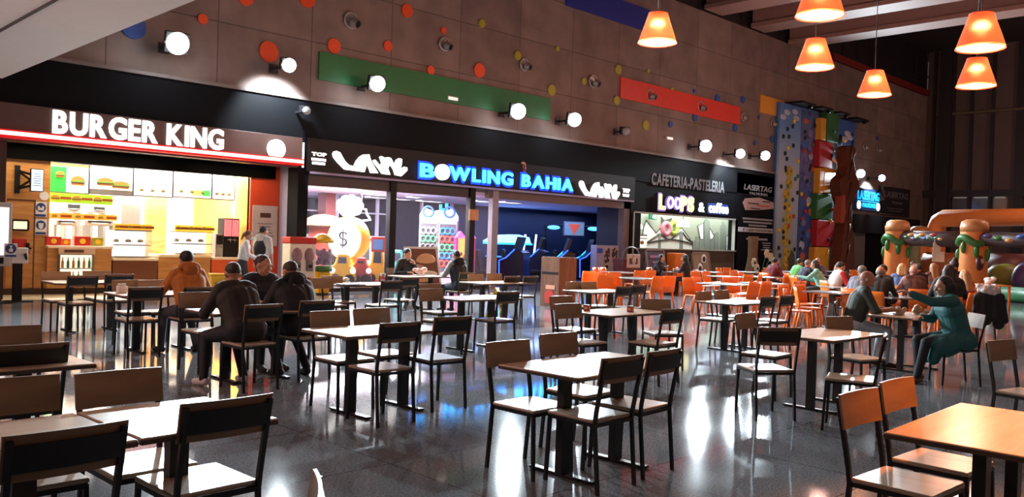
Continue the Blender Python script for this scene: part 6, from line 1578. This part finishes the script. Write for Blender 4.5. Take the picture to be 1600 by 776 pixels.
for lab, px, D, a, kw in FAR:
    p = gp(px, D); rz = hv(a); kw = dict(kw); kw.setdefault('vox', .011)
    sc = kw.get('s', 1.0)
    person(lab, p.to_tuple(), rz, **kw)
    PEOPLE_XY.append((p.x, p.y, rz))
    q = Matrix.Rotation(rz, 3, 'Z') @ Vector((0, .04, 0)); OCS.append((p.x+q.x, p.y+q.y, rz, 'seat'))
# tables for the two women and for the castle side diners
for (px, D), lab in (((1050, 27), 'small grey table with white cups between the two women in black'), ((1267, 25.3), 'grey table shared by the people under the blue tower'), ((1416, 16.3), 'grey table in front of the bearded man'), ((1323, 19.7), 'grey table before the person in white and red')):
    p = gp(px, D); OTAB_X.append((p.x, p.y)); put(OT, ot_u, p.to_tuple(), hv(0), lab, 'grey pedestal tables').scale = ((.75, .75, 1) if px == 1050 else (1, 1, 1))
# orange chairs: keep those that do not stand inside people or one another
fin = []
for c in [c for c in OCS if len(c) == 4] + [c for c in OCS if len(c) == 3]:
    lim = .3 if len(c) == 4 else .52
    if any(math.hypot(c[0]-f[0], c[1]-f[1]) < (lim if len(f) == 4 else .45) for f in fin): continue
    if len(c) == 3 and any(math.hypot(c[0]-x, c[1]-y) < .5 for x, y in OTAB_X): continue
    if len(c) == 3 and any(math.hypot(c[0]-x, c[1]-y) < .75 for (x, y, _), _, _ in CHAIRS): continue
    fin.append(c)
def depth(c): return Vector((c[0], c[1], 0)).dot(RF)
rows = {'nearest': [], 'second': [], 'third': [], 'fourth': [], 'farthest': []}
for c in fin:
    d = depth(c); k = 'nearest' if d < 17.5 else 'second' if d < 20 else 'third' if d < 22.5 else 'fourth' if d < 26 else 'farthest'
    rows[k].append(c)
for k, L_ in rows.items():
    L_.sort(key=sx)
    for i, c in enumerate(L_):
        st = 'occupied orange chair' if len(c) == 4 else 'empty orange chair'
        n = ORD[i] if i < len(ORD) else 'far'
        put(OC, oc_u, (c[0], c[1], 0), c[2], '%s, %s from left in the %s row of orange chairs' % (st, n, k), 'orange plastic chairs')
# ------------------------------------------------------------------ things on the tables
TZ = .7445
def tp(px, py, z=TZ): return atz(px, py, z)
paper = mat('white_paper', (220, 214, 206), .7)
def cup(px, py, lab, m, r=.04, h=.11, z=TZ, lid=None, at=None):
    p = at or tp(px, py, z)
    o = thing('paper_cup', lab, 'cup', p)
    obj('cup_body', B().lathe([(r*.75, 0), (r, h), (r*.94, h), (r*.7, .006)], n=20, caps=True), m, o)
    obj('cup_rim', B().tube([(r*math.cos(t), r*math.sin(t), h) for t in np.linspace(0, 6.28, 22)[:-1]], .004, 6, True), lid or paper, o)
    obj('cup_band', B().lathe([(r*.86, h*.35), (r*.94, h*.7)], n=20, caps=False), mat('cup_band_red', (170, 50, 40), .5), o)
    return o
cup(598, 441, 'tall grey paper cup at the right of the tray table', mat('cup_grey', (150, 140, 130), .5), .045, .16)
p = tp(548, 445)
o = thing('food_tray', 'dark food tray with white paper on the tray table', 'tray', p, .1)
obj('tray_base', B().box(-.2, .2, -.14, .14, 0, .008), mat('tray_brown', (60, 44, 38), .4), o, .004)
obj('tray_rim', B().tube([(-.2, -.14, .012), (.2, -.14, .012), (.2, .14, .012), (-.2, .14, .012)], .01, 6, True), mat('tray_brown', (60, 44, 38), .4), o)
obj('tray_paper', B().box(-.17, .17, -.11, .11, .008, .011), paper, o)
def crumple(p, r, lab, m, name='paper_bag', n=9, flat=.6):
    o = thing(name, lab, 'paper bag', p)
    b = B(); rr = random.Random(int(p[0]*100))
    for k in range(n):
        b.ell((rr.uniform(-r, r), rr.uniform(-r, r)*.7, r*.35+rr.random()*r*flat), (r*rr.uniform(.3, .5), r*rr.uniform(.3, .5), r*rr.uniform(.25, .4)), 7, 5)
    me = b.mesh('wrapper'); obj('wrapper', me, m, o)
    c_ = B(); c_.ell((0, 0, .012), (r*1.1, r*.8, .012), 16, 6); obj('napkin', c_, paper, o)
    return o
crumple(tp(655, 430), .16, 'crumpled white and pink food wrapping between the two men', mat('wrapper_pink', (222, 180, 166), .7))
crumple(tp(540, 441, .757), .08, 'crumpled white paper on the food tray', paper)
crumple(tp(1404, 491), .1, 'crumpled pale burger wrapper before the bald man', mat('wrapper_tan', (196, 160, 136), .7))
crumple(tp(1436, 491), .11, 'crumpled tan foil wrapper before the teal woman', mat('wrapper_foil', (170, 136, 104), .35, .2))
def cube(px, py, lab):
    p = tp(px, py); o = thing('sugar_cube_box', lab, 'box', p, .3)
    obj('box_body', B().box(-.035, .035, -.035, .035, 0, .07), mat('cube_red', (170, 40, 40), .4), o, .004)
    obj('box_print', B().box(-.02, .02, -.037, -.035, .02, .05).box(-.037, -.035, -.02, .02, .02, .05), mat('cube_print', (220, 170, 150), .5), o)
    obj('box_lid', B().box(-.036, .036, -.036, .036, .066, .073), dark, o)
cube(917, 485, 'small red cube at left end of the red cube table'); cube(985, 487, 'small red cube near the right edge of the red cube table')
p = Vector((4.12, 11.3, TZ))
o = thing('napkin_holder', 'white napkin holder on the mustard hoodie man\'s table', 'napkin holder', p, .2)
obj('holder', B().box(-.06, .06, -.04, .04, 0, .09), mat('holder_white', (214, 206, 200), .4), o, .01)
obj('napkins', B().box(-.05, .05, -.01, .01, .05, .12), paper, o)
p = tp(640, 503)
o = thing('water_bottle', 'clear plastic water bottle on the table left of front centre', 'bottle', p)
obj('bottle_body', B().lathe([(.03, 0), (.032, .02), (.03, .06), (.032, .12), (.03, .15), (.013, .185), (.013, .2)], n=18), mat('clear_plastic', (226, 232, 236), .06, alpha=.3), o)
obj('cap', B().cone((0, 0, .2), (0, 0, .215), .015, .015, 12), mat('cap_white', (220, 224, 230), .4), o)
obj('label_band', B().lathe([(.0325, .08), (.0325, .12)], n=18, caps=False), mat('bottle_label', (190, 206, 220), .4, alpha=.5), o)
pt = gp(1050, 27)
for k, dx in enumerate((-.2, .05, .2)): cup(0, 0, ['white cup at left on the two women\'s table', 'white cup in the middle of the two women\'s table', 'white cup at right on the two women\'s table'][k], paper, .05, .1, at=Vector((pt.x+dx*.7, pt.y-dx*.7-.05, TZ)))
p = gp(778, 17.4)
o = thing('wet_floor_sign', 'yellow wet floor stand behind the table left of lectern', 'sign', p.to_tuple(), .5)
for s_ in (-1, 1):
    obj('sign_leaf', B().prism([(-.15, 0), (.15, 0), (.1, .62), (-.1, .62)], -.01, .01), yellow, o).matrix_local = Matrix.Translation((0, s_*.17, 0)) @ Matrix.Rotation(s_*.27, 4, 'X')
obj('warning_mark', B().prism([(-.07, .28), (.07, .28), (0, .42)], -.1, -.095), black, o)
# coat over a chair with white fur hood
p = gp(1531, 15.6); rz = hv(-10)
put(CH, CH_used, p.to_tuple(), rz, 'chair under the black coat with white fur', 'wooden dining chairs')
v = Matrix.Rotation(rz, 3, 'Z') @ Vector((0, -.26, 0))
o = thing('coat', 'black coat with white fur hood hung over a chair back', 'coat', (p.x+v.x, p.y+v.y, 0), rz)
b = B()
for k in range(4): capsule(b, (-.15+.1*k, -.03, .84), (-.2+.13*k, -.07+.03*(k % 2), .36+.07*(k % 3)), .08, .1)
capsule(b, (-.2, -.02, .87), (.2, -.02, .87), .07, .07)
for s_ in (-1, 1): capsule(b, (s_*.24, -.02, .85), (s_*.31, -.06, .42), .065, .055)
obj('coat_body', remesh('coat_body', b, .012, 8), mat('coat_black', (24, 24, 30), .7), o)
b = B(); rr = random.Random(3)
for k in range(70): b.ell((rr.uniform(-.17, .17), rr.uniform(-.1, .06), .92+rr.random()*.13), rr.uniform(.025, .05), 8, 6)
b.ell((0, -.02, .96), (.19, .1, .1), 14, 8)
obj('fur_hood', remesh('fur_hood', b, .01, 1), mat('white_fur', (206, 198, 194), .9), o)
# orange side table with paper at right
p = gp(1551, 24.8)
o = thing('side_table', 'orange plastic table with white paper near the castle', 'table', p.to_tuple(), hv(10))
obj('tabletop', B().box(-.4, .4, -.4, .4, .71, .74), opl, o, .01)
for a_ in (-1, 1):
    for c_ in (-1, 1): obj('leg', B().cone((a_*.36, c_*.36, 0), (a_*.35, c_*.35, .71), .03, .035, 10), opl2, o)
crumple((p.x-.1, p.y, .745), .2, 'heap of white paper on the orange side table', paper, flat=.5)
